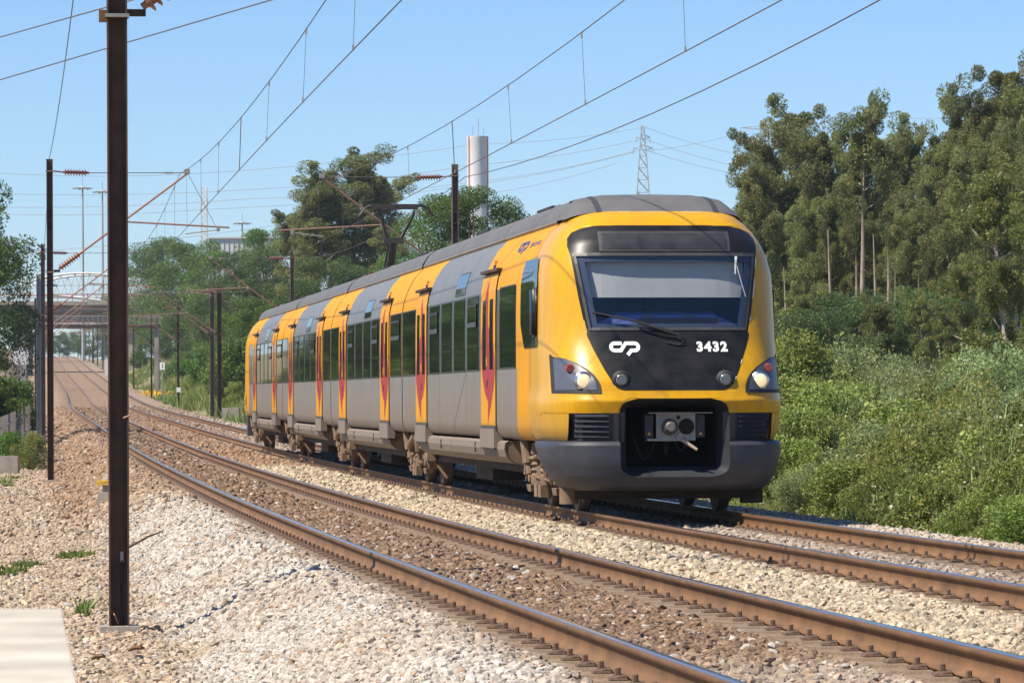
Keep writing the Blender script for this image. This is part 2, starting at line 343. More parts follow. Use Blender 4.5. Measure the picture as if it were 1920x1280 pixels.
# ------------------------------------------------------------------ ground
def lat(X, Y): return (X - xc(Y)) / np.sqrt(1 + np.interp(Y, YS, TX)**2)
def sstep(a, b, x): t = np.clip((x - a) / (b - a), 0, 1); return t * t * (3 - 2 * t)
def bed_z(d, Y):
    """height of the ballast surface below the rail tops, by distance from the middle of the double track"""
    a = np.abs(d)
    z = np.full_like(np.asarray(d, float), -0.205)
    z = z + 0.075 * np.exp(-(d / 0.62)**2) * sstep(110, 90, Y) * sstep(0, 30, Y)        # heap between the tracks
    z = z + 0.03 * np.exp(-((d + 3.25) / 0.3)**2)
    z = z - 0.46 * sstep(3.5, 4.7, -d) - 0.36 * sstep(4.4, 5.5, d)
    return z
def ground_z(X, Y):
    d = lat(X, Y); z = zc(Y) - 0.86
    z = z + sstep(-6, -11, d) * (0.17 + 0.006 * np.clip(Y - 50, 0, 400)) + sstep(-14, -60, d) * 0.8
    z = z + sstep(205, 270, Y) * sstep(720, 600, Y) * np.clip((d - 6.0) * 0.45, 0, 5.0) * sstep(32, 20, d)
    z = z + np.clip((d - 16) * 0.10, 0, 14) * sstep(60, 140, Y) * sstep(420, 300, Y)
    z = z + (vnoise(X, Y, 3.0, 1) - .5) * 0.12 * sstep(5.2, 7, np.abs(d)) + (vnoise(X, Y, 14.0, 2) - .5) * 0.5 * sstep(8, 16, np.abs(d))
    return z
ys = np.unique(np.concatenate([np.arange(-30, 120, 1.5), np.arange(120, 480, 5), np.arange(480, 1600, 25), np.array([1600, 2000, 2600])]))
ds = np.unique(np.concatenate([np.arange(-22, 24, 0.8), np.array([-1100, -700, -350, -180, -120, -80, -60, -45, -35, -28, 26, 30, 36, 44, 56, 75, 100, 150, 240, 400, 800, 1100])]))
YY, DD = np.meshgrid(ys, ds, indexing='ij'); XX = np.interp(YY, YS, XS) + DD
ZZ = ground_z(XX, np.clip(YY, 2, 1490)); ZZ = ZZ - np.clip(YY - 1490, 0, 4000) * 0.004
V = np.stack([XX, YY, ZZ], -1).reshape(-1, 3); nx, ny = len(ds), len(ys)
idx = np.arange(nx * ny).reshape(ny, nx); Q = np.stack([idx[:-1, :-1], idx[:-1, 1:], idx[1:, 1:], idx[1:, :-1]], -1).reshape(-1, 4)
tag(link('ground', np_mesh('ground', V, Q, ['ground'], smooth=True)), kind='structure')

WHITE, CREAM, BROWN, TAN, RUSTY, PINK = (np.array(c) for c in ((.42, .38, .325), (.405, .33, .235), (.165, .105, .066), (.36, .278, .197), (.26, .16, .095), (.37, .305, .24)))
def zone_col(d, Y, X):
    """colour of the stone itself: clean limestone, cream ballast, brake-dust brown, rusty earth"""
    n1 = vnoise(X, Y, 0.9, 3); n2 = vnoise(X, Y, 2.6, 4)
    d = d + (n1 - .5) * 0.45
    def mix(a, b, t): t = np.asarray(t)[..., None]; return a * (1 - t) + b * t
    c = np.broadcast_to(TAN, d.shape + (3,)).copy()
    near = sstep(78, 58, Y + (n2 - .5) * 10)
    c = mix(c, WHITE, sstep(-4.85, -4.4, d) * (near * (0.55 + 0.45 * sstep(.3, .5, n2))))
    c = mix(c, RUSTY, sstep(-5.6, -4.9, d) * sstep(62, 85, Y) * 0.75)
    c = mix(c, mix(TAN, BROWN, .6), sstep(-3.35, -3.1, d) * 0.6)
    c = mix(c, mix(mix(BROWN, TAN, .12), PINK, sstep(27, 19, Y + (n2 - .5) * 8) * 0.75), sstep(-3.05, -2.85, d))
    c = mix(c, mix(CREAM, RUSTY, sstep(92, 97, Y) * 0.85), sstep(-1.05, -0.75, d))
    c = mix(c, mix(mix(PINK, BROWN, .25), RUSTY, sstep(110, 170, Y) * .5), sstep(0.8, 1.1, d))
    c = mix(c, PINK, sstep(2.8, 3.1, d))
    far = sstep(150, 320, Y); c = mix(c, np.array((.255, .165, .10)), far * 0.7)
    return c
# ballast bed, shaped along the curve
yb = np.unique(np.concatenate([np.arange(6, 60, 0.35), np.arange(60, 130, 0.8), np.arange(130, 420, 4), np.arange(420, 1490, 12)]))
db = np.concatenate([np.arange(-9.4, -5, .3), np.arange(-5, 5.2, .14), np.arange(5.2, 6.3, .3)])
sb = np.interp(yb, YS, SS)
P = np.stack([line_pt(sb, d) for d in db], 1); DDb = np.broadcast_to(db, P.shape[:2])
P[..., 2] += bed_z(DDb, P[..., 1]) + (vnoise(P[..., 0], P[..., 1], .35, 5) - .5) * .035
P[..., 2] -= 0.12 * sstep(8.2, 9.4, -DDb) + 0.35 * sstep(5.4, 6.2, DDb)
P[..., 2] += sstep(-6, -9.4, DDb) * 0.006 * np.clip(P[..., 1] - 50, 0, 400)
cb = zone_col(DDb, P[..., 1], P[..., 0]) * 0.85; cb = np.concatenate([cb, np.ones(cb.shape[:2] + (1,))], -1)
ny, nx = P.shape[:2]; idx = np.arange(nx * ny).reshape(ny, nx); Q = np.stack([idx[:-1, :-1], idx[:-1, 1:], idx[1:, 1:], idx[1:, :-1]], -1).reshape(-1, 4)
tag(link('ballast_bed', np_mesh('ballast_bed', P.reshape(-1, 3), Q, ['ballast'], cols=cb.reshape(-1, 4), smooth=True)), kind='structure')

# loose ballast stones: crushed rock, angular, each stone an instance
sm = bpy.data.materials.new('ballast_stone'); sm.use_nodes = True
t = sm.node_tree; bb = t.nodes['Principled BSDF']; bb.inputs['Roughness'].default_value = 0.92; bb.inputs['Specular IOR Level'].default_value = 0.2
ia = t.nodes.new('ShaderNodeAttribute'); ia.attribute_type = 'INSTANCER'; ia.attribute_name = 'col'
nz = t.nodes.new('ShaderNodeTexNoise'); nz.inputs['Scale'].default_value = 1.7; nz.inputs['Detail'].default_value = 5
tcn = t.nodes.new('ShaderNodeTexCoord'); t.links.new(tcn.outputs['Object'], nz.inputs['Vector'])
mr = t.nodes.new('ShaderNodeMapRange'); mr.inputs[3].default_value = 0.72; mr.inputs[4].default_value = 1.25; mr.inputs[1].default_value = .3; mr.inputs[2].default_value = .7
t.links.new(nz.outputs['Fac'], mr.inputs[0])
mxx = t.nodes.new('ShaderNodeMix'); mxx.data_type = 'RGBA'; mxx.blend_type = 'MULTIPLY'; mxx.inputs['Factor'].default_value = 1
t.links.new(ia.outputs['Color'], mxx.inputs['A']); t.links.new(mr.outputs[0], mxx.inputs['B']); t.links.new(mxx.outputs['Result'], bb.inputs['Base Color'])
M['stone'] = sm
stone_col = bpy.data.collections.new('ballast_stone_shapes')
rs = np.random.default_rng(3)
for k in range(9):
    bm = bmesh.new(); pts = rs.normal(size=(20, 3)); pts /= np.linalg.norm(pts, axis=1)[:, None]; pts *= rs.uniform(.82, 1.05, (20, 1)); pts *= np.array([.62, .5, .38])
    for q in pts: bm.verts.new(q)
    r = bmesh.ops.convex_hull(bm, input=bm.verts)
    loose = [v for v in bm.verts if not v.link_faces]
    for v in loose: bm.verts.remove(v)
    bmesh.ops.recalc_face_normals(bm, faces=bm.faces)
    me = bpy.data.meshes.new('stone'); bm.to_mesh(me); bm.free(); me.materials.append(sm)
    stone_col.objects.link(bpy.data.objects.new('stone', me))
def scatter(n, y0, y1, size, rng):
    """random points, denser where the frame sees them"""
    Y = np.sqrt(rng.uniform(y0**2, y1**2, n)); half = 0.1237 * Y + 1.6
    X = rng.uniform(-1, 1, n) * half
    d = lat(X, Y); k = (d > -9.2) & (d < 5.5); X, Y, d = X[k], Y[k], d[k]
    # keep the sleeper tops and rail feet clear
    g = np.abs(np.abs(d) - SP / 2) # distance from a track's own middle
    rail = np.abs(g - 0.8675)
    keep = (rail > 0.085)
    foot = (rail < 0.32)
    keep &= ~(foot & (rng.uniform(size=len(d)) < 0.84))
    X, Y, d, rail = X[keep], Y[keep], d[keep], rail[keep]
    z = zc(Y) + bed_z(d, Y) + sstep(-6, -9.4, d) * 0.006 * np.clip(Y - 50, 0, 400)
    sc = size * rng.lognormal(0, .30, len(X)); sc = np.clip(sc, size * .45, size * 1.9)
    sc = np.where(rail < 0.28, sc * .6, sc)
    z = z + sc * rng.uniform(-.12, .30, len(X))
    z = np.where(rail < 0.28, z - 0.01, z)
    c = zone_col(d, Y, X) * rng.lognormal(0, .17, (len(X), 1))
    odd = rng.uniform(size=len(X)); c = np.where((odd < .05)[:, None], (RUSTY * .6 + TAN * .4) * rng.uniform(.8, 1.25, (len(X), 1)), c)
    c = np.where(((odd > .93) & (np.abs(d) > 1))[:, None], WHITE * rng.uniform(.7, 1.15, (len(X), 1)), c)
    return np.stack([X, Y, z], -1), sc, np.clip(c, 0, .85)
rg = np.random.default_rng(11)
parts = [scatter(185000, 15, 34, .044, rg), scatter(165000, 34, 62, .053, rg), scatter(90000, 62, 112, .078, rg), scatter(60000, 112, 180, .095, rg), scatter(30000, 150, 300, .11, rg)]
SP_, SCL, SCOL = (np.concatenate([p[i] for p in parts]) for i in range(3))
me = bpy.data.meshes.new('ballast_stones'); n = len(SP_); me.vertices.add(n); me.vertices.foreach_set('co', SP_.astype(np.float32).ravel())
a = me.attributes.new('scl', 'FLOAT', 'POINT'); a.data.foreach_set('value', (SCL).astype(np.float32))
a = me.attributes.new('rot', 'FLOAT_VECTOR', 'POINT')
rot = np.stack([rg.normal(0, .5, n), rg.normal(0, .5, n), rg.uniform(0, 6.28, n)], -1); a.data.foreach_set('vector', rot.astype(np.float32).ravel())
a = me.attributes.new('col', 'FLOAT_COLOR', 'POINT'); a.data.foreach_set('color', np.concatenate([SCOL, np.ones((n, 1))], -1).astype(np.float32).ravel())
me.update(); stones = link('ballast_stones', me)
tag(stones, 'loose crushed ballast stones, white, cream and brown, around the rails', 'gravel', kind='stuff')
ng = bpy.data.node_groups.new('scatter_stones', 'GeometryNodeTree')
ng.interface.new_socket('Geometry', in_out='INPUT', socket_type='NodeSocketGeometry'); ng.interface.new_socket('Geometry', in_out='OUTPUT', socket_type='NodeSocketGeometry')
gi = ng.nodes.new('NodeGroupInput'); go = ng.nodes.new('NodeGroupOutput')
ci = ng.nodes.new('GeometryNodeCollectionInfo'); ci.inputs['Collection'].default_value = stone_col; ci.inputs['Separate Children'].default_value = True; ci.inputs['Reset Children'].default_value = True
ip = ng.nodes.new('GeometryNodeInstanceOnPoints'); ip.inputs['Pick Instance'].default_value = True
na = ng.nodes.new('GeometryNodeInputNamedAttribute'); na.data_type = 'FLOAT'; na.inputs['Name'].default_value = 'scl'
nr = ng.nodes.new('GeometryNodeInputNamedAttribute'); nr.data_type = 'FLOAT_VECTOR'; nr.inputs['Name'].default_value = 'rot'
mp = ng.nodes.new('GeometryNodeMeshToPoints')
e2r = ng.nodes.new('FunctionNodeEulerToRotation')
ng.links.new(gi.outputs[0], mp.inputs['Mesh']); ng.links.new(mp.outputs[0], ip.inputs['Points']); ng.links.new(ci.outputs[0], ip.inputs['Instance'])
ng.links.new(na.outputs['Attribute'], ip.inputs['Scale']); ng.links.new(nr.outputs['Attribute'], e2r.inputs[0]); ng.links.new(e2r.outputs[0], ip.inputs['Rotation'])
ng.links.new(ip.outputs[0], go.inputs[0])
md = stones.modifiers.new('scatter', 'NODES'); md.node_group = ng

# ------------------------------------------------------------------ tracks: rails, sleepers, fastenings
RAIL = [(-.070, -.165), (.070, -.165), (.070, -.152), (.024, -.138), (.0095, -.118), (.0095, -.052), (.035, -.040), (.036, -.012), (.030, -.003), (.018, 0.0), (-.018, 0.0), (-.030, -.003), (-.036, -.012), (-.035, -.040), (-.0095, -.052), (-.0095, -.118), (-.024, -.138), (-.070, -.152)]
def rail_mesh(off):
    sv = np.concatenate([np.arange(y2s(3), y2s(130), 0.8), np.arange(y2s(130), y2s(420), 4), np.arange(y2s(420), y2s(1480), 12)])
    C = line_pt(sv, off); t = np.interp(sv, SS, TX); n = np.sqrt(1 + t * t); nxv = np.stack([1 / n, -t / n, 0 * n], -1)
    K = len(RAIL); V = np.stack([C + nxv * a + np.array([0, 0, b]) for a, b in RAIL], 1).reshape(-1, 3)
    m = len(sv); i = np.arange(m - 1)[:, None]; k = np.arange(K)[None]; k2 = (k + 1) % K
    Q = np.stack([i * K + k, i * K + k2, (i + 1) * K + k2, (i + 1) * K + k], -1).reshape(-1, 4)
    me = np_mesh('rail', V, Q, ['rust', 'railtop', 'railshoulder'])
    mi = np.zeros((m - 1, K), np.int32); mi[:, 8:11] = 1; mi[:, [7, 11]] = 2
    me.polygons.foreach_set('material_index', mi.ravel()); return me
# twin-block sleeper, origin at the middle of the track, top at z = -0.165
def sleeper_mesh():
    b = MB()
    for sx in (-1, 1):
        c = sx * .8675
        prof = [(-.42, -.40), (-.36, -.185), (-.30, -.171), (.30, -.171), (.36, -.185), (.42, -.40)]
        rows = [[(c + a, y, z) for a, z in prof] for y in (-.145, -.125, .125, .145)]
        rows[0] = [(x, y, z - .025) for x, y, z in rows[0]]; rows[3] = [(x, y, z - .025) for x, y, z in rows[3]]
        b.grid(rows, 'sleeper')
        b.add([(c - .42, -.145, -.42), (c + .42, -.145, -.42), (c + .36, -.145, -.20), (c - .36, -.145, -.20)], [(0, 1, 2, 3)], 'sleeper')
    b.box((0, 0, -.30), (1.0, .05, .05), 'rust')
    o = b.build('sleeper'); me = o.data; bpy.data.objects.remove(o); return me
def clip_mesh():
    b = MB()
    b.box((0, 0, .005), (.10, .11, .012), 'clip', taper=.9)
    b.add([(-.04, -.04, .008), (.05, -.04, .018), (.05, .04, .018), (-.04, .04, .008), (-.03, -.03, .018), (.045, -.03, .028), (.045, .03, .028), (-.03, .03, .018)],
          [(4, 5, 6, 7), (0, 1, 5, 4), (1, 2, 6, 5), (2, 3, 7, 6), (3, 0, 4, 7)], 'clip')
    b.lathe((0, 0, .018), (0, 0, .062), [(0, .024), (.25, .024), (.26, .0165), (.9, .0165), (1, .012)], 'clip', n=6)
    o = b.build('rail_clip'); me = o.data; bpy.data.objects.remove(o); return me
SLP, CLP = sleeper_mesh(), clip_mesh()
for off, lab in ((-SP / 2, 'nearer rusty railway track beside the tall dark mast, free of trains'), (SP / 2, 'farther rusty railway track under the yellow train')):
    tr = tag(empty('railway_track', line_pt(y2s(20), off)), lab, 'railway track')
    o0 = Vector(tr.location)
    for k in (-1, 1):
        r = link('rail', rail_mesh(off + k * .8675), tr); r.location = -o0
    sv = np.arange(y2s(9.5), y2s(9.5) + 0.6 * 165, 0.6); SLK = 0
    order = [s for s in sv if s > y2s(17)]
    near = set(order[:75])
    for s in sv:
        p = Vector(line_pt(s, off)); h = heading(s)
        o = link('sleeper', SLP, tr); o.location = p - o0; o.rotation_euler = (0, 0, h + random.uniform(-.01, .01))
        if s in near:
            for q in (-.8675, .8675):
                for e in (-1, 1):
                    c = link('rail_clip', CLP, o); c.location = (q + e * .125, 0, -.166); c.rotation_euler = (0, 0, (0 if e < 0 else math.pi) + random.uniform(-.08, .08))
    # fastenings farther off: one part
    V, Fq, base = [], [], 0
    cv = np.array([v.co[:] for v in CLP.vertices]); cf = [tuple(p.vertices) for p in CLP.polygons]
    fv, ff = [], []
    for s in sv:
        if s in near or s < y2s(17): continue
        p = Vector(line_pt(s, off)); h = heading(s); R = np.array([[math.cos(h), -math.sin(h)], [math.sin(h), math.cos(h)]])
        for q in (-.8675, .8675):
            for e in (-1, 1):
                vv = cv.copy(); 
                if e > 0: vv[:, :2] *= -1
                vv[:, 0] += q + e * .125; vv[:, 2] -= .166; vv[:, :2] = vv[:, :2] @ R.T
                o_ = len(fv); fv += [tuple(a) for a in (vv + np.array(p - o0))]; ff += [tuple(i + o_ for i in f) for f in cf]
    me = bpy.data.meshes.new('far_rail_clips'); me.from_pydata(fv, [], ff); me.materials.append(M['clip']); tag(link('far_rail_clips', me, tr), kind='stuff')

# ------------------------------------------------------------------ the train (articulated, four cars)
PROF = [(1.33, .855), (1.40, .875), (1.45, .94), (1.47, 1.06), (1.47, 1.40), (1.47, 1.775), (1.47, 2.2), (1.468, 2.55), (1.46, 2.85), (1.435, 3.0), (1.395, 3.13), (1.33, 3.28), (1.24, 3.43), (1.10, 3.575)]
_pz = [z for _, z in PROF]; _pw = [a for a, _ in PROF]
def hw(z): return float(np.interp(z, _pz, _pw))
def roof_z(v): return float(np.interp(abs(v), [0, .55, .90, 1.02, 1.09, 1.12], [3.95, 3.94, 3.885, 3.79, 3.68, 3.60]))
train = tag(empty('articulated_train', line_pt(47.0, SP / 2)), 'yellow and grey four-car electric train with black front, number 3432', 'train')
T0 = Vector(train.location)
CARS = [(47.0, 19.45), (66.45, 16.05), (82.5, 16.1), (98.6, 19.4)]
def car_frame(o, s0, s1):
    a, b = Vector(line_pt(s0, SP / 2)), Vector(line_pt(s1, SP / 2)); o.location = a - T0
    d = b - a; o.rotation_euler = (math.atan2(d.z, math.hypot(d.x, d.y)), 0, math.atan2(-d.x, d.y))
def side_pt(sd, u, z, off=0.0): return (sd * (hw(z) + off), u, z)
def side_patch(b, sd, u0, u1, zs, off, m):
    rows = [[side_pt(sd, u, z, off) for u in (u0, u1)] for z in zs]; b.grid(rows, m, flip=(sd > 0))
def zrange(z0, z1):
    return [z0] + [z for z in _pz if z0 + .02 < z < z1 - .02] + [z1]

def door(parent, sd, u0, u1, up):
    """two plug-door leaves with the red swoosh: `up` is the side on which its upper half lies"""
    b = MB(); c = (u0 + u1) / 2; hwid = (u1 - u0) / 2
    side_patch(b, sd, u0 - .012, u1 + .012, zrange(1.005, 3.10), .004, 'rubber_and_gap')  # black backing stands in for the shadow in the gaps round the leaves
    for a0, a1 in ((u0, c - .007), (c + .007, u1)):
        side_patch(b, sd, a0, a1, zrange(1.03, 3.085), .016, 'door_yellow')
    for s_, z0, z1, B in ((up, 1.36, 3.04, .92), (-up, 1.05, 2.40, .97)):
        rows = []
        for k in range(19):
            t = k / 18; z = z0 + (z1 - z0) * t
            tt = t ** (.75 if s_ == up else 1.25); bl = B * (math.sin(math.pi * tt) ** .9 if 0 < tt < 1 else 0)
            rows.append([side_pt(sd, c + s_ * .008, z, .0185), side_pt(sd, c + s_ * (.008 + bl * hwid * .97), z, .0185)])
        b.grid(rows, 'red', flip=(sd > 0) == (s_ > 0))
    for s_ in (-1, 1):
        a, e = sorted((c + s_ * .22, c + s_ * .61)); side_patch(b, sd, a, e, zrange(1.79, 2.74), .021, 'pane')
    x = hw(1.85) + .03; b.box((sd * (x - .012), c + up * .10, 1.90), (.02, .05, .12), 'amber'); b.box((sd * (x - .012), c + up * .08, 1.60), (.02, .05, .10), 'frame_grey')
    b.build('door', parent)
    b = MB(); z = 3.125; b.box((sd * (hw(z) + .035), c, z), (.09, 1.92, .04), 'dusty_dark'); b.build('door_gutter', parent)
    b = MB(); b.box((sd * (hw(3.22) - .012), c + .1, 3.22), (.06, .07, .11), 'orange_stripe'); b.box((sd * (hw(3.18) + .008), c + .02, 3.18), (.04, .05, .06), 'logo_blue'); b.build('door_lamp', parent)
    b = MB(); b.box((sd * 1.44, c, .86), (.13, hwid * 1.96, .26), 'side_grey'); b.box((sd * 1.44, c, .722), (.12, hwid * 1.8, .02), 'rubber_and_gap')
    b.box((sd * 1.475, c, 1.005), (.03, hwid * 2, .045), 'frame_grey'); b.build('door_step', parent)

def pane(parent, sd, u0, u1, z0, z1, hopper=False):
    b = MB(); side_patch(b, sd, u0, u1, zrange(z0, z1), .007, 'pane')
    for a, e, za, zb in ((u0 - .012, u0, z0, z1), (u1, u1 + .012, z0, z1), (u0, u1, z1, z1 + .012), (u0, u1, z0 - .012, z0)):
        side_patch(b, sd, a, e, [za, zb], .010, 'frame_grey')
    o = b.build('window', parent)
    if hopper:
        b = MB(); h0, h1, za, zb = u0 + .14, u1 - .14, z0 + .60, z1 - .10
        for a, e, q, r in ((h0, h0 + .05, za, zb), (h1 - .05, h1, za, zb), (h0, h1, zb - .04, zb), (h0, h1, za, za + .07)):
            side_patch(b, sd, a, e, [q, r], .022, 'rubber_and_gap' if q != za or r == zb else 'frame_grey')
        side_patch(b, sd, h0 + .05, h1 - .05, zrange(za + .07, zb - .04), .015, 'pane')
        b.build('hopper_window', parent)

def car(k):
    s0, Lc = CARS[k]; cab = 2.2
    front, rear = (k == 0), (k == 3)
    if front: D = [(5.86, 7.59, 1), (15.21, 16.92, -1)]
    elif rear: D = [(2.48, 4.19, 1), (11.81, 13.54, -1)]
    else: D = [(2.40, 4.12, 1), (Lc - 4.12, Lc - 2.40, -1)]
    ua, ub = (cab if front else .07), (Lc - cab if rear else Lc - .07)
    g0, g1 = D[0][1], D[1][0]                                # grey middle
    bigwin = (3.67, 5.84) if front else ((Lc - 5.84, Lc - 3.67) if rear else None)
    yl = (0, 3.6) if front else ((Lc - 3.6, Lc) if rear else (-1, -1))
    bands = [(g0, g1)]
    if bigwin: bands.append(bigwin)
    ends = []
    if not front: ends.append((ua + .02, D[0][0] - .12))
    if not rear: ends.append((D[1][1] + .12, ub - .02))
    bands += ends
    br = sorted({round(q, 3) for q in [ua, ub, g0, g1, *[x for p in bands for x in p], *[x for x in yl if ua < x < ub]]})
    b = MB()
    for sd in (-1, 1):
        for a, e in zip(br[:-1], br[1:]):
            mid = (a + e) / 2; isY = yl[0] < mid < yl[1]
            for i in range(len(PROF) - 1):
                zm = (_pz[i] + _pz[i + 1]) / 2
                if zm < 1.775: m = 'side_yellow' if isY else 'side_grey'
                elif zm < 2.85: m = 'band' if any(p < mid < q for p, q in bands) else 'side_yellow'
                else: m = 'upper_grey' if g0 < mid < g1 else 'side_yellow'
                rows = [[side_pt(sd, u, z) for u in (a, e)] for z in (_pz[i], _pz[i + 1])]; b.grid(rows, m, flip=(sd > 0))
    # floor, end walls
    for u in (ua, ub):
        pts = [(-a, u, z) for a, z in PROF] + [(a, u, z) for a, z in PROF[::-1]]; b.add(pts, [tuple(range(len(pts)))], 'dusty_dark')
    b.add([(-1.33, ua, .855), (1.33, ua, .855), (1.33, ub, .855), (-1.33, ub, .855)], [(3, 2, 1, 0)], 'dusty_dark')
    # panel seams on the shell
    seams = [g0 + (g1 - g0) * q for q in (.25, .5, .75)] + ([3.6] if front else [])
    for sd in (-1, 1):
        for u in seams:
            side_patch(b, sd, u - .005, u + .005, zrange(2.86, 3.575), .0025, 'rubber_and_gap'); side_patch(b, sd, u - .004, u + .004, zrange(.875, 1.77), .0025, 'rubber_and_gap')
        for p, q in ends:
            u = p if abs(p - ua) > .5 else q
            side_patch(b, sd, u - .005, u + .005, zrange(2.86, 3.575), .0025, 'rubber_and_gap')
    body = b.build('car_body', train, auto=35); car_frame(body, s0, s0 + Lc)
    for sd in (-1, 1):
        for a, e, up in D: door(body, sd, a, e, up)
        W = g1 - g0; n = 4; pitch = (W - .45) / n
        for j in range(n):
            a = g0 + .42 + j * pitch; pane(body, sd, a, a + pitch - .40, 1.80, 2.82, hopper=(j in (0, 3)))
        q0 = g0 + .42 + pitch * 1; pane(body, sd, q0 + .03, q0 + pitch - .43, 2.90, 3.21)
        if bigwin: pane(body, sd, bigwin[0] + .06, bigwin[1] - .40, 1.80, 2.86)
        for p, q in ends:
            a, e = p + .15, q - .1
            m = (a + e) / 2
            pane(body, sd, a, e, 1.80, 2.83, hopper=(k % 2 == 1 and p < 2))
    # roof
    b = MB(); vs = [-1.12, -1.09, -1.02, -.90, -.72, -.55, -.3, 0, .3, .55, .72, .90, 1.02, 1.09, 1.12]
    cuts = np.linspace(ua + .05, ub - .05, 6 if not (front or rear) else 7)
    for a, e in zip(cuts[:-1], cuts[1:]):
        rows = [[(v, u, roof_z(v) - .045 * max(0, 1 - abs(v) / 1.1)) for v in vs] for u in (a + .012, e - .012)]
        b.grid(rows, 'roof_grey')
        for sd in (-1, 1):
            b.grid([[(sd * 1.105, u, 3.575) for u in (a + .012, e - .012)], [(sd * 1.121, u, 3.602) for u in (a + .012, e - .012)]], 'fascia', flip=sd > 0)
            b.grid([[(sd * 1.123, u, 3.602) for u in (a + .012, e - .012)], [(sd * 1.098, u, 3.635) for u in (a + .012, e - .012)]], 'fascia', flip=sd > 0)
    b.grid([[(v, u, roof_z(v) - .08) for v in vs] for u in (ua, ub)], 'dusty_dark')
    b.build('roof', body)
    for uc in ([6.6, 14.2] if front else [4.2, Lc - 4.2] if k != 2 else [Lc - 5.0]):
        b = MB(); b.box((0, uc, 3.93), (1.6, 2.6, .10), 'roof_grey', taper=.82); b.box((-.62, uc, 3.965), (.2, 1.6, .03), 'rubber_and_gap'); b.box((.62, uc, 3.965), (.2, 1.6, .03), 'rubber_and_gap')
        b.build('air_conditioning_unit', body)
    # lower skirts and under-floor gear
    a, e = (5.05, 16.75) if front else ((2.65, 14.35) if rear else (2.55, Lc - 2.55))
    for sd in (-1, 1):
        pr = [(1.405, .835), (1.452, .805), (1.462, .72), (1.43, .62), (1.34, .545), (1.22, .52)]
        cut = np.linspace(a, e, 5); b = MB()
        for p, q in zip(cut[:-1], cut[1:]):
            b.grid([[(sd * x, u, z) for u in (p + .006, q - .006)] for x, z in pr[::-1]], 'side_grey', flip=sd > 0)
        b.grid([[(sd * (x - .02), u, z) for u in (a, e)] for x, z in pr[::-1]], 'rubber_and_gap', flip=sd > 0)
        for u in (a + .01, e - .01):
            b.add([(sd * x, u, z) for x, z in pr] + [(sd * 1.2, u, .835)], [tuple(range(7))], 'dusty')
        for q in (.3, .7):
            u = a + (e - a) * q; b.box((sd * 1.462, u, .72), (.012, .06, .14), 'rubber_and_gap')
        b.build('skirt', body)
    b = MB(); b.box((0, (a + e) / 2, .62), (2.3, e - a - .4, .42), 'dusty_dark'); b.box((0, (a + e) / 2 + 1, .36), (1.9, 2.2, .3), 'dusty_dark'); b.box((0.2, (a + e) / 2 - 2.4, .38), (1.7, 1.4, .26), 'dusty_dark')
    b.build('underfloor_equipment', body)
    return body
BODIES = [car(k) for k in range(4)]
for k in range(3):
    s_ = CARS[k + 1][0]; b = MB()
    P2 = [(.955 * a, z + .02) for a, z in PROF] ; P2 = [(a, z) for a, z in P2 if z < 3.5] + [(.9, 3.55)]
    pts = [(-a, z) for a, z in P2] + [(a, z) for a, z in P2[::-1]]
    rows = [[(v, u, z) for v, z in pts] for u in (-.13, .13)]; b.grid(rows, 'dusty')
    o = b.build('gangway_bellows', train); car_frame(o, s_, s_ + 1)

# --- cab front ---------------------------------------------------------
WE, NE = 2.2, 4.4
WN = lambda z: float(np.interp(z, [.88, 1.21, 1.36, 1.42, 1.5, 1.6, 2.0, 2.25, 3.1, 3.3, 3.5, 3.58, 3.63, 3.69], [.02, -.03, -.06, -.03, .0, .03, .30, .42, .60, .69, .86, .95, 1.03, 1.18]))
HB = lambda z: hw(z) * (1 + .018 * math.exp(-((z - 1.30) / .16)**2)) if z < 3.575 else 1.10 - (z - 3.575) * .3
def plan(v, z, wn=None, h=None, n=NE):
    wn = WN(z) if wn is None else wn; h = HB(z) if h is None else h; r = min(abs(v) / h, 1)
    return WE - (WE - wn) * (1 - r**n) ** (1 / n)
def fpt(v, z, off=0.0): return (v, plan(v, z) - off, z)
BZ = [(.88, 1.245), (1.205, 1.245), (1.21, .665), (1.26, .66), (1.31, .635), (1.355, .57), (1.385, .45), (1.42, .30), (1.4835, .30), (1.486, .60), (1.51, .67), (1.55, .71), (1.6, .74), (1.73, .81), (1.98, .92), (2.14, .98), (2.65, 1.07), (3.1, 1.13), (3.25, 1.16), (3.35, 1.145), (3.42, 1.09), (3.47, .98), (3.495, .84), (3.505, .55), (3.508, .3), (3.70, .3)]
def bnd(z): return float(np.interp(z, [a for a, _ in BZ], [q for _, q in BZ]))
ZR = sorted({.88, .95, 1.05, 1.15, 1.205, 1.21, 1.235, 1.26, 1.285, 1.31, 1.335, 1.355, 1.37, 1.385, 1.42, 1.45, 1.4835, 1.486, 1.51, 1.55, 1.6, 1.66, 1.73, 1.85, 1.98, 2.14, 2.4, 2.65, 2.9, 3.1, 3.18, 3.25, 3.3, 3.35, 3.39, 3.42, 3.45, 3.47, 3.485, 3.495, 3.502, 3.505, 3.508, 3.53, 3.56, 3.58, 3.60, 3.625, 3.66, 3.69})
def shell_row(z, sd, b0=None, n=26, h=None, wn=None, wlim=None, off=0):
    h = HB(z) if h is None else h; wn = WN(z) if wn is None else wn; b0 = bnd(z) if b0 is None else b0
    a0 = math.asin(min(1, (b0 / h) ** (NE / 2))); out = []
    a1 = math.pi / 2
    if wlim is not None: a1 = math.acos(min(1, max(0, (WE - wlim) / (WE - wn))) ** (NE / 2))
    for k in range(n + 1):
        a = a0 + (a1 - a0) * k / n; v = h * math.sin(a) ** (2 / NE); wv = WE - (WE - wn) * max(0, math.cos(a)) ** (2 / NE)
        out.append((sd * v, wv - off, z))
    return out
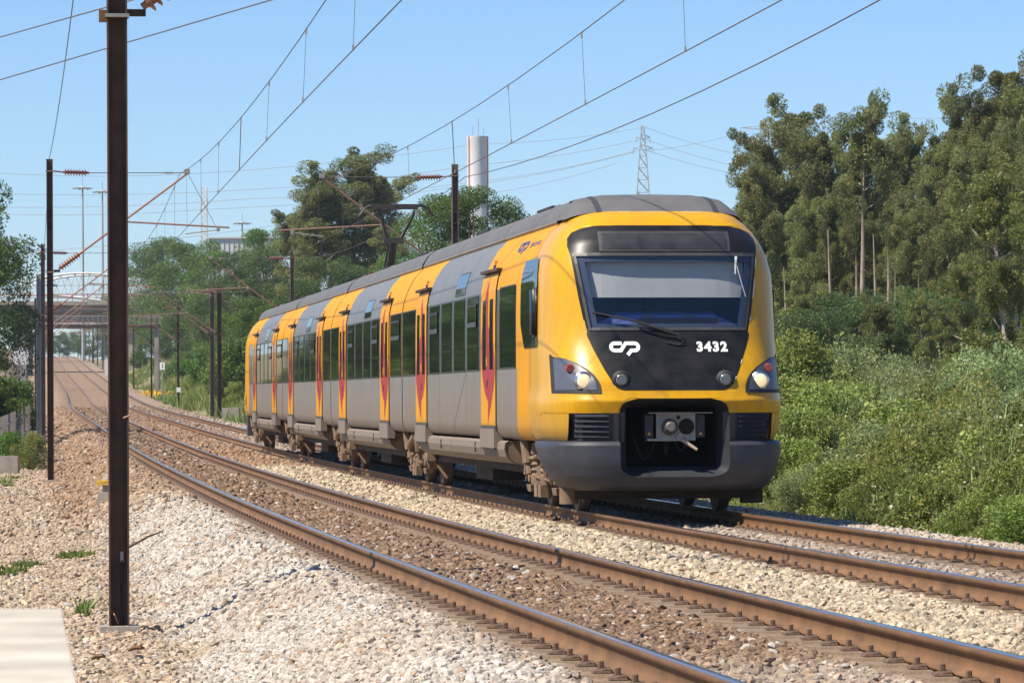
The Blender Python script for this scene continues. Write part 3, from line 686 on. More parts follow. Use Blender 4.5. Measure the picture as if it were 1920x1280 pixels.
def center_rows(b, zs, m, half=None, wn=None, h=None, off=0, n=64):
    rows = []
    for z in zs:
        q = bnd(z) if half is None else half(z)
        rows.append([(v, plan(v, z, None if wn is None else wn(z), None if h is None else h(z)) - off, z) for v in np.linspace(-q, q, n + 1)])
    b.grid(rows, m, flip=False)
b = MB()
for sd in (-1, 1): b.grid([shell_row(z, sd) for z in ZR], 'yellow', flip=sd < 0)
center_rows(b, [z for z in ZR if 1.385 <= z <= 1.4835], 'yellow'); center_rows(b, [1.4835, 1.486], 'yellow', half=lambda z: .30 if z < 1.485 else .60)
center_rows(b, [z for z in ZR if z >= 3.505], 'yellow')
b.v = [(x, y, z - (.085 * min(1, abs(x) / 1.1) ** 6 * (z - 3.55) / .14 if z > 3.55 else 0)) for x, y, z in b.v]
cabf = b.build('cab_front', train, auto=28); car_frame(cabf, 47.0, 66.45)
# roof fairing above the cab
b = MB(); rows = []
for r in range(6):
    q = r / 5; row = []
    for t in np.linspace(-1, 1, 33):
        v = 1.115 * t; w0 = plan(v * .98, 3.685, 1.185, 1.12); z0 = 3.686 - .083 * abs(t) ** 6
        z1 = roof_z(v) + .004; w1 = 2.27
        row.append((v * (1 - .0 * q), w0 + (w1 - w0) * q, z0 + (z1 - z0) * min(1, math.sin(q * math.pi / 2) ** .8)))
    rows.append(row)
b.grid(rows, 'roof_grey')
for sd in (-1, 1):
    b.grid([[(x, y - .004, z + .006) for x, y, z in [(r[i][0], r[i][1], r[i][2]) for i in (sorted((16 + sd * 10, 16 + sd * 11)))]] for r in rows], 'frame_grey')
b.build('roof_fairing', cabf, auto=50)
b = MB(); b.tube((-.95, 2.1, 3.72), (-.95, 2.1, 3.86), .03, 'frame_grey'); b.build('roof_antenna', cabf)
# black mask (windscreen opening left free)
GL = lambda z: .955 + (z - 2.24) / .89 * .145
b = MB()
mz = lambda a, e: sorted({z for z in ZR if a < z < e} | {a, e})
center_rows(b, mz(1.486, 2.24), 'mask', half=lambda z: bnd(z) + .012, off=.006)
center_rows(b, mz(3.13, 3.504), 'mask', half=lambda z: bnd(z) + .012, off=.006)
for sd in (-1, 1):
    rows = [[fpt(sd * v, z, .006) for v in np.linspace(GL(z), bnd(z) + .012, 8)] for z in mz(2.24, 3.13)]; b.grid(rows, 'mask', flip=sd < 0)
b.build('front_mask', cabf, auto=40)
b = MB()   # windscreen seal
for sd in (-1, 1): b.grid([[fpt(sd * v, z, .016) for v in (GL(z) - .012, GL(z) + .022)] for z in np.linspace(2.22, 3.15, 9)], 'frame_grey', flip=sd < 0)
for z0, z1 in ((2.212, 2.248), (3.122, 3.162)): b.grid([[fpt(v, z, .017) for v in np.linspace(-GL(z) - .02, GL(z) + .02, 15)] for z in (z0, z1)], 'frame_grey')
b.build('windscreen_seal', cabf)
b = MB(); b.grid([[fpt(v, z, .008) for v in np.linspace(-GL(z), GL(z), 15)] for z in np.linspace(2.24, 3.13, 8)], 'screen'); b.build('windscreen', cabf, smooth=True)
b = MB()   # printed border behind the glass
for sd in (-1, 1): b.grid([[fpt(sd * v, z, -.012) for v in (GL(z) - .10, GL(z) + .01)] for z in np.linspace(2.24, 3.13, 8)], 'cab_dark', flip=sd < 0)
for z0, z1 in ((2.24, 2.29), (3.05, 3.13)): b.grid([[fpt(v, z, -.012) for v in np.linspace(-GL(z), GL(z), 15)] for z in (z0, z1)], 'cab_dark')
b.build('windscreen_border', cabf)
b = MB(); rows = [[(v, plan(v, z) + .10, z) for v in np.linspace(-.96, .98, 12)] for z in (2.615, 2.80, 3.05)]; b.grid(rows, 'blind'); b.box((0, .78, 3.06), (1.9, .05, .05), 'frame_grey'); b.build('sun_blind', cabf)
b = MB()
rows = [[(v, .62 + .06 * abs(v), 2.26 + .0 * v) for v in np.linspace(-.95, .95, 9)], [(v, .68, 2.40) for v in np.linspace(-.62, .62, 9)], [(v, .90, 2.45) for v in np.linspace(-.62, .62, 9)], [(v, 1.2, 2.44) for v in np.linspace(-.62, .62, 9)]]
b.grid(rows, 'dash'); b.box((-.2, .66, 2.40), (.12, .03, .02), 'frame_grey'); b.box((.3, .66, 2.40), (.12, .03, .02), 'frame_grey'); b.box((.15, .60, 2.33), (1.0, .04, .07), 'black')
b.build('dashboard', cabf)
b = MB()   # cab walls behind the glass
b.add([(-1.2, 1.9, 1.6), (1.2, 1.9, 1.6), (1.2, 1.9, 3.3), (-1.2, 1.9, 3.3)], [(0, 1, 2, 3)], 'cab_dark'); b.add([(-1.2, .9, 2.2), (1.2, .9, 2.2), (1.2, 1.9, 2.2), (-1.2, 1.9, 2.2)], [(0, 1, 2, 3)], 'cab_dark')
b.add([(-.95, .85, 3.2), (.95, .85, 3.2), (1.2, 1.9, 3.3), (-1.2, 1.9, 3.3)], [(0, 1, 2, 3)], 'cab_dark')
for sd in (-1, 1): b.add([(sd * 1.12, .95, 2.2), (sd * 1.2, 1.9, 2.2), (sd * 1.2, 1.9, 3.3), (sd * 1.12, .95, 3.2)], [(0, 1, 2, 3)], 'cab_dark'); b.build('cab_interior', cabf)
b = MB()   # wiper
pv = Vector(fpt(.10, 2.155, .05)); tp = Vector(fpt(-.92, 2.43, .05)); md_ = Vector(fpt(-.42, 2.325, .075))
b.path([pv, Vector(fpt(-.1, 2.215, .08)), md_], .016, 'rubber_and_gap'); b.path([Vector(fpt(.04, 2.20, .035)), md_ + Vector((0, .03, 0)), tp], .014, 'rubber_and_gap'); b.tube(fpt(.12, 2.13, -.01), fpt(.12, 2.13, .06), .035, 'rubber_and_gap')
b.path([Vector(fpt(.12, 2.13, .04)), Vector(fpt(.17, 2.07, .04)), Vector(fpt(.10, 2.03, .02)), Vector(fpt(-.05, 2.06, .02))], .008, 'rubber_and_gap'); b.build('windscreen_wiper', cabf)
b = MB(); b.grid([[fpt(v, z, .014) for v in np.linspace(-.81, .81, 40)] for z in np.linspace(3.18, 3.43, 6)], 'frame_grey'); b.grid([[fpt(v, z, .018) for v in np.linspace(-.77, .77, 40)] for z in np.linspace(3.205, 3.405, 6)], M['display'] if 'display' in M else mat('display_glass', (.030, .031, .034), .4, var=.4, vs=6)); b.build('destination_display', cabf)
# headlights, marker lamps
for sd in (-1, 1):
    vin = lambda z, i=0: .88 + i + (.50 - i * .8) * max(0, ((z - 1.45) / .47)) ** 2.6
    b = MB(); zs = np.linspace(1.45, 1.925, 10)
    b.grid([[fpt(sd * v, z, .012) for v in np.linspace(vin(z), 1.405, 24)] for z in zs], 'rubber_and_gap', flip=sd < 0)
    hl = b.build('headlight', cabf, auto=40)
    b = MB(); zs = np.linspace(1.49, 1.875, 9)
    b.grid([[fpt(sd * v, z, .020) for v in np.linspace(vin(z, .045) , 1.375, 24)] for z in zs], 'lamp_back', flip=sd < 0); b.build('lamp_housing', hl, auto=40)
    c = Vector(fpt(sd * 1.08, 1.60)); b = MB(); b.lathe(c + Vector((0, .05, 0)), c + Vector((0, -.05, 0)), [(0, .115), (.7, .115), (.8, .105), (.92, .10), (1, .09)], 'chrome', n=20); b.build('lamp_reflector', hl, auto=30)
    b = MB(); b.lathe(c + Vector((0, -.045, 0)), c + Vector((0, -.062, 0)), [(0, .084), (.6, .075), (1, .05)], 'lit', n=20); b.build('lamp', hl, smooth=True)
    c = Vector(fpt(sd * 1.215, 1.755)); b = MB(); b.lathe(c + Vector((0, .10, 0)), c + Vector((0, -.075, 0)), [(0, .055), (.8, .055), (1, .045)], 'redlamp', n=16); b.build('tail_lamp', hl, auto=40)
    c = Vector(fpt(sd * .635, 1.61)); b = MB(); b.lathe(c + Vector((0, .02, 0)), c + Vector((0, -.035, 0)), [(0, .115), (.5, .115), (.8, .095), (1, .085)], 'rubber_and_gap', n=20); fg = b.build('fog_lamp', cabf, auto=40)
    b = MB(); b.lathe(c + Vector((0, -.03, 0)), c + Vector((0, -.045, 0)), [(0, .075), (1, .06)], 'lens', n=18); b.build('lens', fg, auto=40)
# lettering on the mask
def to_front(name, me, off, parent):
    for v in me.vertices: v.co = fpt(v.co.x, v.co.y, off)
    return link(name, me, parent)
def text_mesh(s, size, bold=0.0, align='CENTER', cx=1.0):
    cu = bpy.data.curves.new('t', 'FONT'); cu.body = s; cu.size = size; cu.align_x = align; cu.align_y = 'CENTER'; cu.offset = bold; cu.space_character = cx; cu.resolution_u = 4
    o = bpy.data.objects.new('t', cu); COL.objects.link(o); dg = bpy.context.evaluated_depsgraph_get(); me = bpy.data.meshes.new_from_object(o.evaluated_get(dg)); bpy.data.objects.remove(o); return me
me = text_mesh('3432', .158, .0075, cx=1.2)
for v in me.vertices: v.co.x = v.co.x * 1.05 + .515; v.co.y = v.co.y + 2.005
me.materials.append(M['white']); to_front('running_number', me, .010, cabf)
def stroke(pts, wd):
    """ribbon along a polyline (2-D), mitred"""
    L_, R_ = [], []; P_ = [Vector(p) for p in pts]
    for i, p in enumerate(P_):
        a = (p - P_[i - 1]).normalized() if i else None; e = (P_[i + 1] - p).normalized() if i < len(P_) - 1 else None
        d = (a + e).normalized() if a and e else (a or e); nrm = Vector((-d.y, d.x)); k = 1 / max(.55, nrm.dot(Vector((-(a or e).y, (a or e).x))))
        L_.append(p + nrm * wd / 2 * k); R_.append(p - nrm * wd / 2 * k)
    return L_, R_
def arc(cx, cy, r, a0, a1, n=8): return [(cx + r * math.cos(math.radians(a0 + (a1 - a0) * i / n)), cy + r * math.sin(math.radians(a0 + (a1 - a0) * i / n))) for i in range(n + 1)]
def cp_logo(name, parent, fn, m, wd=24.0):
    pc = [(737, 1078)] + [(x, -y) for x, y in [(q[0], -q[1]) for q in arc(687, 1102, 24, 270, 90)]] + [(727, 1126), (762, 1078)] + arc(822, 1102, 24, 270, 450) + [(797, 1126), (770, 1156)]
    pc = [(x - 754, 1102 - y) for x, y in pc]; L_, R_ = stroke(pc, wd); b = MB()
    rows = [[fn(*l), fn(*r)] for l, r in zip(L_, R_)]; b.grid(rows, m); 
    return b.build(name, parent)
K_ = .28125 / 155
cp_logo('operator_logo', cabf, lambda x, y: fpt(-.555 + x * K_, 2.01 + y * K_, .010), 'white')
b = MB()   # flaked paint along the edge of the mask
for z0, z1, sd in ((2.98, 3.12, 1), (2.60, 2.86, 1), (2.32, 2.38, 1), (1.80, 1.86, 1), (1.60, 1.65, 1)):
    b.grid([[fpt(sd * v, z, .009) for v in (bnd(z) + .008, bnd(z) + .008 + .010 * math.sin(math.pi * (.12 + .76 * (z - z0) / (z1 - z0))))] for z in np.linspace(z0, z1, 4)], 'white')
for v0, v1 in ((-.5, -.35), (-.2, .1), (.3, .55)): b.grid([[(v, plan(v * .98, 3.685, 1.185, 1.12) - .012, 3.683 + q) for v in np.linspace(v0, v1, 5)] for q in (0, .008)], 'white')
b.build('flaked_paint', cabf)
b = MB()   # joint between cab and body
for sd in (-1, 1): side_patch(b, sd, 2.192, 2.206, zrange(.875, 3.57), .004, 'rubber_and_gap')
b.build('cab_joint', cabf)
# streaks of bird lime on the glass
b = MB(); b.grid([[fpt(v - .012 * q, z, .0115) for v in (.86, .895 - .02 * q)] for q, z in zip((0, .3, .8, 1), (3.13, 3.08, 2.98, 2.90))], 'white'); b.grid([[fpt(v + .10 * q, z, .0115) for v in (.875, .884)] for q, z in zip((0, .5, 1), (3.0, 2.8, 2.62))], 'white'); b.build('bird_lime_streak', cabf)
# coupler pocket
def rrect(hx, z0, z1, r, n=6):
    out = []
    for cx, cz, a0 in ((hx - r, z1 - r, 0), (-hx + r, z1 - r, 90), (-hx + r, z0 + r, 180), (hx - r, z0 + r, 270)):
        for i in range(n + 1):
            a = math.radians(a0 + 90 * i / n); out.append((cx + r * math.cos(a), cz + r * math.sin(a)))
    return out
b = MB(); o1 = rrect(.675, .44, 1.392, .17); o2 = rrect(.60, .50, 1.33, .10); i1 = rrect(.55, .56, 1.275, .03)
FW = lambda z: WN(max(z, .88)) - (.02 if z > .86 else .10)
ring = [[(v, FW(z) + plan(v, 1.2, 0, 1.47) + .015, z) for v, z in o1], [(v, .12, z) for v, z in o2], [(v, .24, z) for v, z in i1], [(v, 1.1, z) for v, z in i1]]
ring = [r + [r[0]] for r in ring]; b.grid(ring[:3], 'pocket'); b.grid(ring[2:], 'black'); b.add([(v, 1.1, z) for v, z in i1], [tuple(range(len(i1)))], 'black'); b.build('coupler_pocket', cabf, auto=50)
b = MB(); c0 = .04
b.box((c0 + .0, .30, 1.04), (.48, .36, .33), 'steel'); b.lathe((c0 - .075, .13, 1.04), (c0 - .075, -.02, 1.04), [(0, .105), (.35, .098), (.8, .065), (1, .05)], 'steel', n=20)
b.box((c0 - .06, -.02, 1.04), (.03, .03, .06), 'steel'); b.lathe((c0 + .13, .121, 1.045), (c0 + .13, .112, 1.045), [(0, .098), (1, .096)], 'black', n=20)
b.lathe((c0 + .03, .13, 1.155), (c0 + .03, .10, 1.155), [(0, .025), (1, .022)], 'black', n=10); b.box((c0 + .04, .15, 1.21), (.78, .3, .012), 'steel'); b.box((c0 - .13, .2, .885), (.45, .2, .03), 'steel')
for sx in (-.33, .30): b.box((c0 + sx, .22, 1.05), (.10, .24, .27), 'pocket'); b.add([(c0 + sx - .02, .095, .945), (c0 + sx + .02, .095, .945), (c0 + sx, .095, .985)], [(0, 1, 2)], 'amber')
b.lathe((c0 + .04, .13, .915), (c0 + .04, .09, .915), [(0, .05), (1, .045)], 'steel', n=12); b.path([(c0 + .06, .09, .89), (c0 + .16, .04, .82), (c0 + .24, 0, .765)], [.024, .021, .018], 'brass', n=8)
b.box((c0, .75, 1.0), (.3, .7, .2), 'dusty_dark'); b.build('coupler', cabf, auto=35)
for q, (x0, x1) in enumerate(((-.42, -.12), (-.05, .02), (.05, .3))):
    b = MB(); b.path([(x0 + (x1 - x0) * t + .0, .5, 1.15 - .5 * math.sin(math.pi * (.15 + .75 * t)) + .05 * q) for t in np.linspace(0, 1, 10)], .014, 'rubber_and_gap'); b.build('coupler_hose', cabf)
# louvred grilles
for sd in (-1, 1):
    b = MB(); b.grid([[fpt(sd * v, z, -.025) for v in np.linspace(.60, 1.27, 8)] for z in (.855, 1.22)], 'bumper', flip=sd < 0)
    b.grid([[fpt(sd * v, z, .004) for v in (.668, .74)] for z in (.875, 1.205)], 'bumper', flip=sd < 0); gp = b.build('grille_panel', cabf)
    for i in range(5):
        z = .905 + i * .062; b = MB()
        b.grid([[fpt(sd * v, zz, o) for v in np.linspace(.79, 1.18, 6)] for zz, o in ((z, -.02), (z + .012, .022), (z + .05, -.012))], 'louvre', flip=sd < 0); b.build('louvre', gp)
# bumper
HBB = lambda z: float(np.interp(z, [.27, .29, .33, .45, .6, .82, .86, .885], [1.20, 1.27, 1.33, 1.41, 1.46, 1.49, 1.475, 1.36])); WNB = lambda z: float(np.interp(z, [.27, .29, .33, .45, .6, .82, .86, .885], [.2, .08, .0, -.07, -.11, -.11, -.07, .10]))
BB = lambda z: float(np.interp(z, [.43, .44, .455, .475, .51, .55, .6], [.3, .46, .53, .585, .635, .66, .668])); WL = lambda z: float(np.interp(z, [.27, .86], [.85, 1.72]))
b = MB(); zb = [.27, .29, .31, .33, .39, .44, .455, .475, .51, .55, .6, .7, .76, .82, .845, .86, .885]
for sd in (-1, 1): b.grid([shell_row(z, sd, b0=BB(z), h=HBB(z), wn=WNB(z), wlim=WL(z), n=22) for z in zb], 'bumper', flip=sd < 0)
center_rows(b, [z for z in zb if z <= .44], 'bumper', half=BB, wn=WNB, h=HBB); b.grid([[(v, plan(v, .44, WNB(.44), HBB(.44)) + q, .44 + q * .1) for v in np.linspace(-.62, .62, 9)] for q in (0, .25)], 'bumper')
b.build('bumper', cabf, auto=35)
# driver's side: camera recess and mirror
for sd in (-1, 1):
    b = MB(); rows = []
    for z in np.linspace(2.03, 3.14, 12):
        t = (z - 2.03) / 1.11; u1 = 2.75 + .37 * min(1, t / .28); u0 = 1.50 + .30 * max(0, (t - .62) / .38) ** 1.8; row = []
        for u in np.linspace(u0, u1, 9):
            v = HB(z) * (1 - min(1, max(0, (WE - u) / (WE - WN(z)))) ** NE) ** (1 / NE) if u < WE else hw(z); row.append((sd * (v + .012), u - (.01 if u < WE else 0), z))
        rows.append(row)
    b.grid(rows, 'pane', flip=sd > 0); o = b.build('mirror_recess', cabf, auto=40)
    b = MB(); b.box((sd * 1.475, 1.72, 2.46), (.09, .34, .62), 'mask'); mo = b.build('mirror', cabf)
    bm = bmesh.new(); bm.from_mesh(mo.data); bmesh.ops.bevel(bm, geom=bm.edges[:], offset=.035, segments=3, affect='EDGES'); bm.to_mesh(mo.data); bm.free()
    mo.data.polygons.foreach_set('use_smooth', [True] * len(mo.data.polygons))
# side logo and words
for sd in (-1,):
    fn = lambda x, y: side_pt(sd, 4.35 - x * .0047, 3.375 + y * .0018, .006)
    cp_logo('operator_logo', cabf, fn, 'logo_blue')
    me = text_mesh('COMBOIOS DE PORTUGAL', .085, .001)
    for v in me.vertices: x, y = v.co.x, v.co.y; v.co = side_pt(sd, 3.05 - x * 1.05, 3.36 + y, .006)
    me.materials.append(M['logo_blue']); link('operator_name', me, cabf)
# rear cab: the same shell turned round
rb = link('cab_rear', cabf.data, train); a_, e_ = Vector(line_pt(118.0, SP / 2)), Vector(line_pt(98.6, SP / 2)); rb.location = a_ - T0; d_ = e_ - a_; rb.rotation_euler = (0, 0, math.atan2(-d_.x, d_.y))
b = MB(); b.box((0, .95, 2.2), (2.2, .6, 2.6), 'mask'); b.box((0, .4, .6), (2.7, .8, .6), 'bumper'); b.build('rear_mask', rb)

# --- bogies -------------------------------------------------------------
def bogie(s_, kind):
    root = empty('bogie', parent=train); car_frame(root, s_, s_ + .5)
    b = MB(); b.box((0, 0, .52), (1.9, .5, .28), 'dusty_dark')
    for sd in (-1, 1):
        b.box((sd * 1.12, 0, .50), (.14, 2.5, .16), 'dusty'); b.box((sd * 1.13, 0, .42), (.18, .8, .22), 'dusty', taper=1.2); b.tube((sd * 1.22, -1.2, .64), (sd * 1.22, 1.2, .62), .022, 'dusty'); b.tube((sd * 1.24, -1.0, .36), (sd * 1.24, .9, .40), .016, 'dusty')
        for e in (-1, 1): b.lathe((sd * 1.02, e * 1.27, .42), (sd * 1.22, e * 1.27, .42), [(0, .17), (.7, .17), (.8, .13), (1, .11)], 'dusty', n=14); b.box((sd * 1.12, e * 1.27, .60), (.16, .30, .12), 'dusty', taper=.7); b.box((sd * 1.16, e * 1.27, .23), (.10, .34, .09), 'dusty', taper=1.3)
    fr = b.build('bogie_frame', root)
    for sd in (-1, 1):
        for e in (-1, 1):
            y = e * 1.27; b = MB()
            b.lathe((sd * .80, y, .42), (sd * .94, y, .42), [(0, .445), (.18, .445), (.22, .425), (1, .42)] if sd > 0 else [(0, .445), (.18, .445), (.22, .425), (1, .42)], 'wheel', n=28)
            b.lathe((sd * .94, y, .42), (sd * .955, y, .42), [(0, .34), (1, .33)], 'dusty_dark', n=20); b.lathe((sd * .95, y, .42), (sd * 1.02, y, .42), [(0, .12), (1, .11)], 'dusty', n=12)
            b.build('wheel', root, auto=30)
        # springs, dampers, sand pipes
        for e in (-1, 1):
            b = MB(); y = e * .46; b.lathe((sd * 1.17, y, .30), (sd * 1.17, y, .82), [(0, .12), (.22, .125), (.26, .10), (.34, .13), (.40, .10), (.48, .13), (.54, .10), (.62, .13), (.68, .10), (.75, .125), (1, .11)], 'dusty', n=14); b.build('spring', root, auto=30)
            b = MB(); y = e * .85; b.path([(sd * 1.26, y, .42), (sd * 1.27, y + e * .04, .56)], .045, 'dusty', n=8); b.path([(sd * 1.27, y + e * .04, .56), (sd * 1.30, y + e * .10, .86)], .075, 'dusty', n=10); b.build('damper', root, auto=30)
            b = MB(); b.box((sd * 1.16, e * 1.66, .52), (.14, .16, .24), 'dusty', taper=.8); b.tube((sd * .90, e * 1.76, .12), (sd * 1.12, e * 1.68, .42), .022, 'dusty'); b.tube((sd * 1.2, e * 1.55, .70), (sd * 1.2, e * 1.66, .34), .018, 'dusty'); b.build('sand_box', root)
            b = MB(); b.box((sd * 1.20, e * 1.10, .70), (.12, .26, .18), 'dusty', rot=Euler((.4 * e, 0, 0)).to_matrix()); b.box((sd * 1.22, e * .2, .22), (.10, .26, .16), 'dusty'); b.tube((sd * 1.24, e * .1, .66), (sd * 1.26, e * 1.2, .60), .03, 'dusty'); b.build('brake_gear', root)
    if kind:
        for sd in (-1, 1):
            b = MB(); b.path([(sd * 1.2, 0, .6), (sd * 1.28, .25, .45), (sd * 1.28, .3, .30), (sd * 1.2, .1, .26)], .02, 'dusty'); b.build('cable_loop', root)
            b = MB(); b.path([(sd * 1.30, -.55, .80), (sd * 1.33, .05, .64)], .07, 'dusty', n=10); b.box((sd * 1.30, .1, .62), (.10, .14, .16), 'dusty'); b.build('yaw_damper', root, auto=30)
    return root
bogie(50.1, 0)
for q in (66.45, 82.5, 98.6): bogie(q, 1)
bogie(114.9, 0)
b = MB(); b.tube((-1.16, .9, .44), (-1.16, .9, .10), .12, 'dusty', n=14); b.box((0, .85, .22), (2.3, .10, .12), 'dusty_dark'); b.box((1.1, .9, .2), (.25, .2, .2), 'dusty_dark')
for sd in (-1, 1): b.box((sd * .95, 1.3, .6), (.3, .8, .5), 'dusty_dark')
b.build('rail_guard', cabf, auto=40)

# --- pantograph -----------------------------------------------------------
pr_ = BODIES[2]; b = MB(); u0 = 1.9
b.box((0, u0 + .9, 3.96), (1.1, 1.7, .10), 'roof_grey')
for sx in (-.45, .45):
    for q in (.2, 1.6): b.lathe((sx, u0 + q, 3.86), (sx, u0 + q, 4.06), [(0, .06), (.3, .09), (.4, .05), (.6, .09), (.7, .05), (1, .06)], 'insul', n=10)
pan = b.build('pantograph', pr_)
b = MB(); b.path([(0, u0 + 1.5, 4.02), (0.02, u0 + .7, 4.38), (0, u0, 4.70)], [.11, .09, .075], 'frame_grey', n=10); b.path([(-.12, u0 + 1.3, 4.0), (-.1, u0 + .05, 4.62)], .025, 'frame_grey'); b.box((0, u0, 4.72), (.42, .10, .12), 'panto'); b.build('lower_arm', pan)
b = MB()
for x0, x1 in ((-.14, -.30), (-.14, -.34), (.14, .48)): b.path([(x0, u0, 4.74), (x1, u0 - .1, 5.40)], .038 if x0 > 0 or x1 == -.30 else .02, 'panto')
b.build('upper_arm', pan)
b = MB()
for dy in (-.18, .18):
    b.box((0.05, u0 - .1 + dy, 5.455), (1.12, .045, .05), 'panto')
    for sd in (-1, 1): b.path([(.05 + sd * .56, u0 - .1 + dy, 5.455), (.05 + sd * .66, u0 - .1 + dy, 5.40), (.05 + sd * .78, u0 - .1 + dy, 5.24)], .02, 'panto')
b.box((.05, u0 - .1, 5.40), (.9, .06, .05), 'panto'); b.box((.47, u0 - .1, 5.33), (.06, .06, .12), 'galv'); b.build('contact_bow', pan)

# ------------------------------------------------------------------ catenary masts
def hbeam(b, h, m, w_=.16, z0=0.0):
    b.box((-w_ / 2 + .0065, 0, z0 + h / 2), (.013, w_, h), m); b.box((w_ / 2 - .0065, 0, z0 + h / 2), (.013, w_, h), m); b.box((0, 0, z0 + h / 2), (w_ - .028, .009, h), m)
def insulator(b, p0, p1, r, m='insul', n=7):
    prof = [(0, r * .35), (.06, r * .35)]
    for k in range(n):
        t = .08 + .84 * k / n; dt = .84 / n; prof += [(t, r * .45), (t + dt * .25, r), (t + dt * .45, r * .9), (t + dt * .55, r * .42)]
    prof += [(.94, r * .35), (1, r * .35)]; b.lathe(p0, p1, prof, m, n=12)
def cantilever(parent, sg, top, full=True, zf=4.55):
    """sg = +1: the arm reaches to the right. Heights above rail."""
    b = MB(); zt = 7.05
    b.box((sg * .0, 0, zf), (.205, .19, .03), 'tube'); b.box((sg * .17, 0, zf + .03), (.16, .05, .06), 'dusty_dark'); arm = b.build('cantilever_bracket', parent)
    b = MB(); b.tube((sg * .08, 0, zt), (sg * .35, 0, zt - .02), .02, 'galv'); b.box((0, 0, zt), (.20, .19, .03), 'tube'); b.build('top_bracket', parent)
    b = MB(); insulator(b, (sg * .32, 0, zt - .02), (sg * .98, 0, zt - .04), .085, n=8); b.build('insulator', arm, auto=40)
    b = MB(); insulator(b, (sg * .22, 0, zf + .08), (sg * .78, 0, zf + .49), .095, m='insul_big' if full else 'insul', n=8); b.build('insulator', arm, auto=40)
    b = MB(); b.tube((sg * .78, 0, zf + .49), (sg * 3.42, 0, zt - .04), .027, 'tube'); b.build('strut', arm)
    b = MB(); b.tube((sg * .98, 0, zt - .04), (sg * 3.42, 0, zt - .03), .010, 'wire'); b.box((sg * 2.95, 0, zt - .035), (.22, .035, .045), 'galv'); b.box((sg * 3.40, 0, zt), (.14, .07, .12), 'galv'); b.build('top_tie', arm)
    b = MB(); b.tube((sg * 1.86, 0, 5.80), (sg * 4.45, 0, 5.66), .022, 'tube'); b.tube((sg * 3.42, 0, 7.0), (sg * 4.1, 0, 5.70), .006, 'wire'); b.box((sg * 1.86, 0, 5.80), (.10, .06, .10), 'galv'); b.build('registration_arm', arm)
    b = MB(); b.tube((sg * 4.15, 0, 5.60), (sg * 3.35, 0, 5.50), .014, 'galv'); b.box((sg * 4.17, 0, 5.62), (.08, .05, .12), 'galv'); b.build('steady_arm', arm)
    return arm
def mast(s_, off, sg, label, w_=.16, m='mast_far', foot=-.60, number=None, full=True, arm=True, h=7.95, rot=0.0, zf=4.55, group='catenary masts along the line'):
    p = Vector(line_pt(s_, off)); root = empty('catenary_mast', p, heading(s_) + rot); tag(root, label, 'mast', group)
    b = MB(); hbeam(b, h, m, w_, foot); col = b.build('column', root)
    b = MB(); b.box((0, 0, foot - .145), (.40, .40, .30), 'concrete', taper=.85); b.build('footing', root)
    if arm: cantilever(root, sg, 0, full, zf)
    if number:
        for i, ch in enumerate(number):
            me = text_mesh(ch, .30, .012); me.materials.append(M['number'])
            for v in me.vertices: x, y = v.co.x, v.co.y; v.co = (x * .62, -.007 if m != 'mast_far' else -w_ / 2 - .003, 5.9 - i * .30 + y) if False else (x * .62, -.0075, 5.98 - i * .29 + y)
            link('number', me, root)
    return root
LO, RO = -SP / 2 - 3.22, SP / 2 + 3.20
# nearest mast, at the left edge of the ballast
nm = mast(y2s(36.5), LO + .06, 1, 'tall dark rusty mast crossing the whole height at left, nearest of all', w_=.174, m='mast', foot=-.60, full=True, zf=4.68)
b = MB(); b.box((-.12, 0, 4.68), (.07, .10, .10), 'rust'); b.box((0, -.094, 4.68), (.21, .012, .03), 'galv'); b.box((0, .094, 4.68), (.21, .012, .03), 'galv'); b.build('clamp', nm)
b = MB(); b.path([(.025, -.012, -.60), (.025, -.014, -.03)], .012, 'rubber_and_gap'); b.box((.025, -.014, .0), (.028, .012, .09), 'galv'); b.build('earthing_cable', nm)
b = MB(); b.path([(-.07, -.03, -.46), (-.04, -.10, -.50), (-.01, -.05, -.58)], .006, 'tube'); b.tube((.04, -.085, 1.20), (.10, -.10, 1.225), .008, 'tube'); b.build('wire_end', nm)
mast(y2s(103.2), LO, 1, 'dark mast numbered 38 behind the nearest mast, arm over the nearer track', number='38', m='mast')
lefts = [165, 222, 280, 338, 398]
words = ['second', 'third', 'fourth', 'fifth', 'sixth']
for Y, wd in zip(lefts, words): mast(y2s(Y), LO - .05, 1, f'{wd} mast beyond number 38 in the receding left row', m='mast_far', full=False, rot=random.uniform(-.03, .03))
mast(y2s(105.0), RO, -1, 'mast numbered 37 rising behind the train roof before the white tower', number='37', m='mast_far', full=False)
mast(y2s(172.0), RO, -1, 'mast rising behind the middle of the train with brown insulator', m='mast_far', full=False)
mast(y2s(240.0), RO + .15, -1, 'right-hand one of the paired masts beside the rear of the train', m='mast', full=False, w_=.25)
mast(y2s(243.0), RO - .12, -1, 'left-hand one of the paired masts beside the rear of the train', m='mast_far', full=False, w_=.25)
mast(y2s(303.0), RO, -1, 'mast with a white plate between the paired masts and the small white sign', m='mast', full=False)
mast(y2s(388.0), RO, -1, 'dark mast just left of the small white sign', m='mast', full=False)
mast(y2s(458.0), RO, -1, 'banded mast beside the bare earth bank, right of the nearest mast', m='mast_far', full=False)
b = MB(); hbeam(b, 7.2, 'mast_grey', .30, -.5); p = Vector(line_pt(y2s(185), LO - .15)); o = b.build('grey_post'); o.location = p; tag(o, 'pale grey galvanised post among the left row of dark masts', 'post')
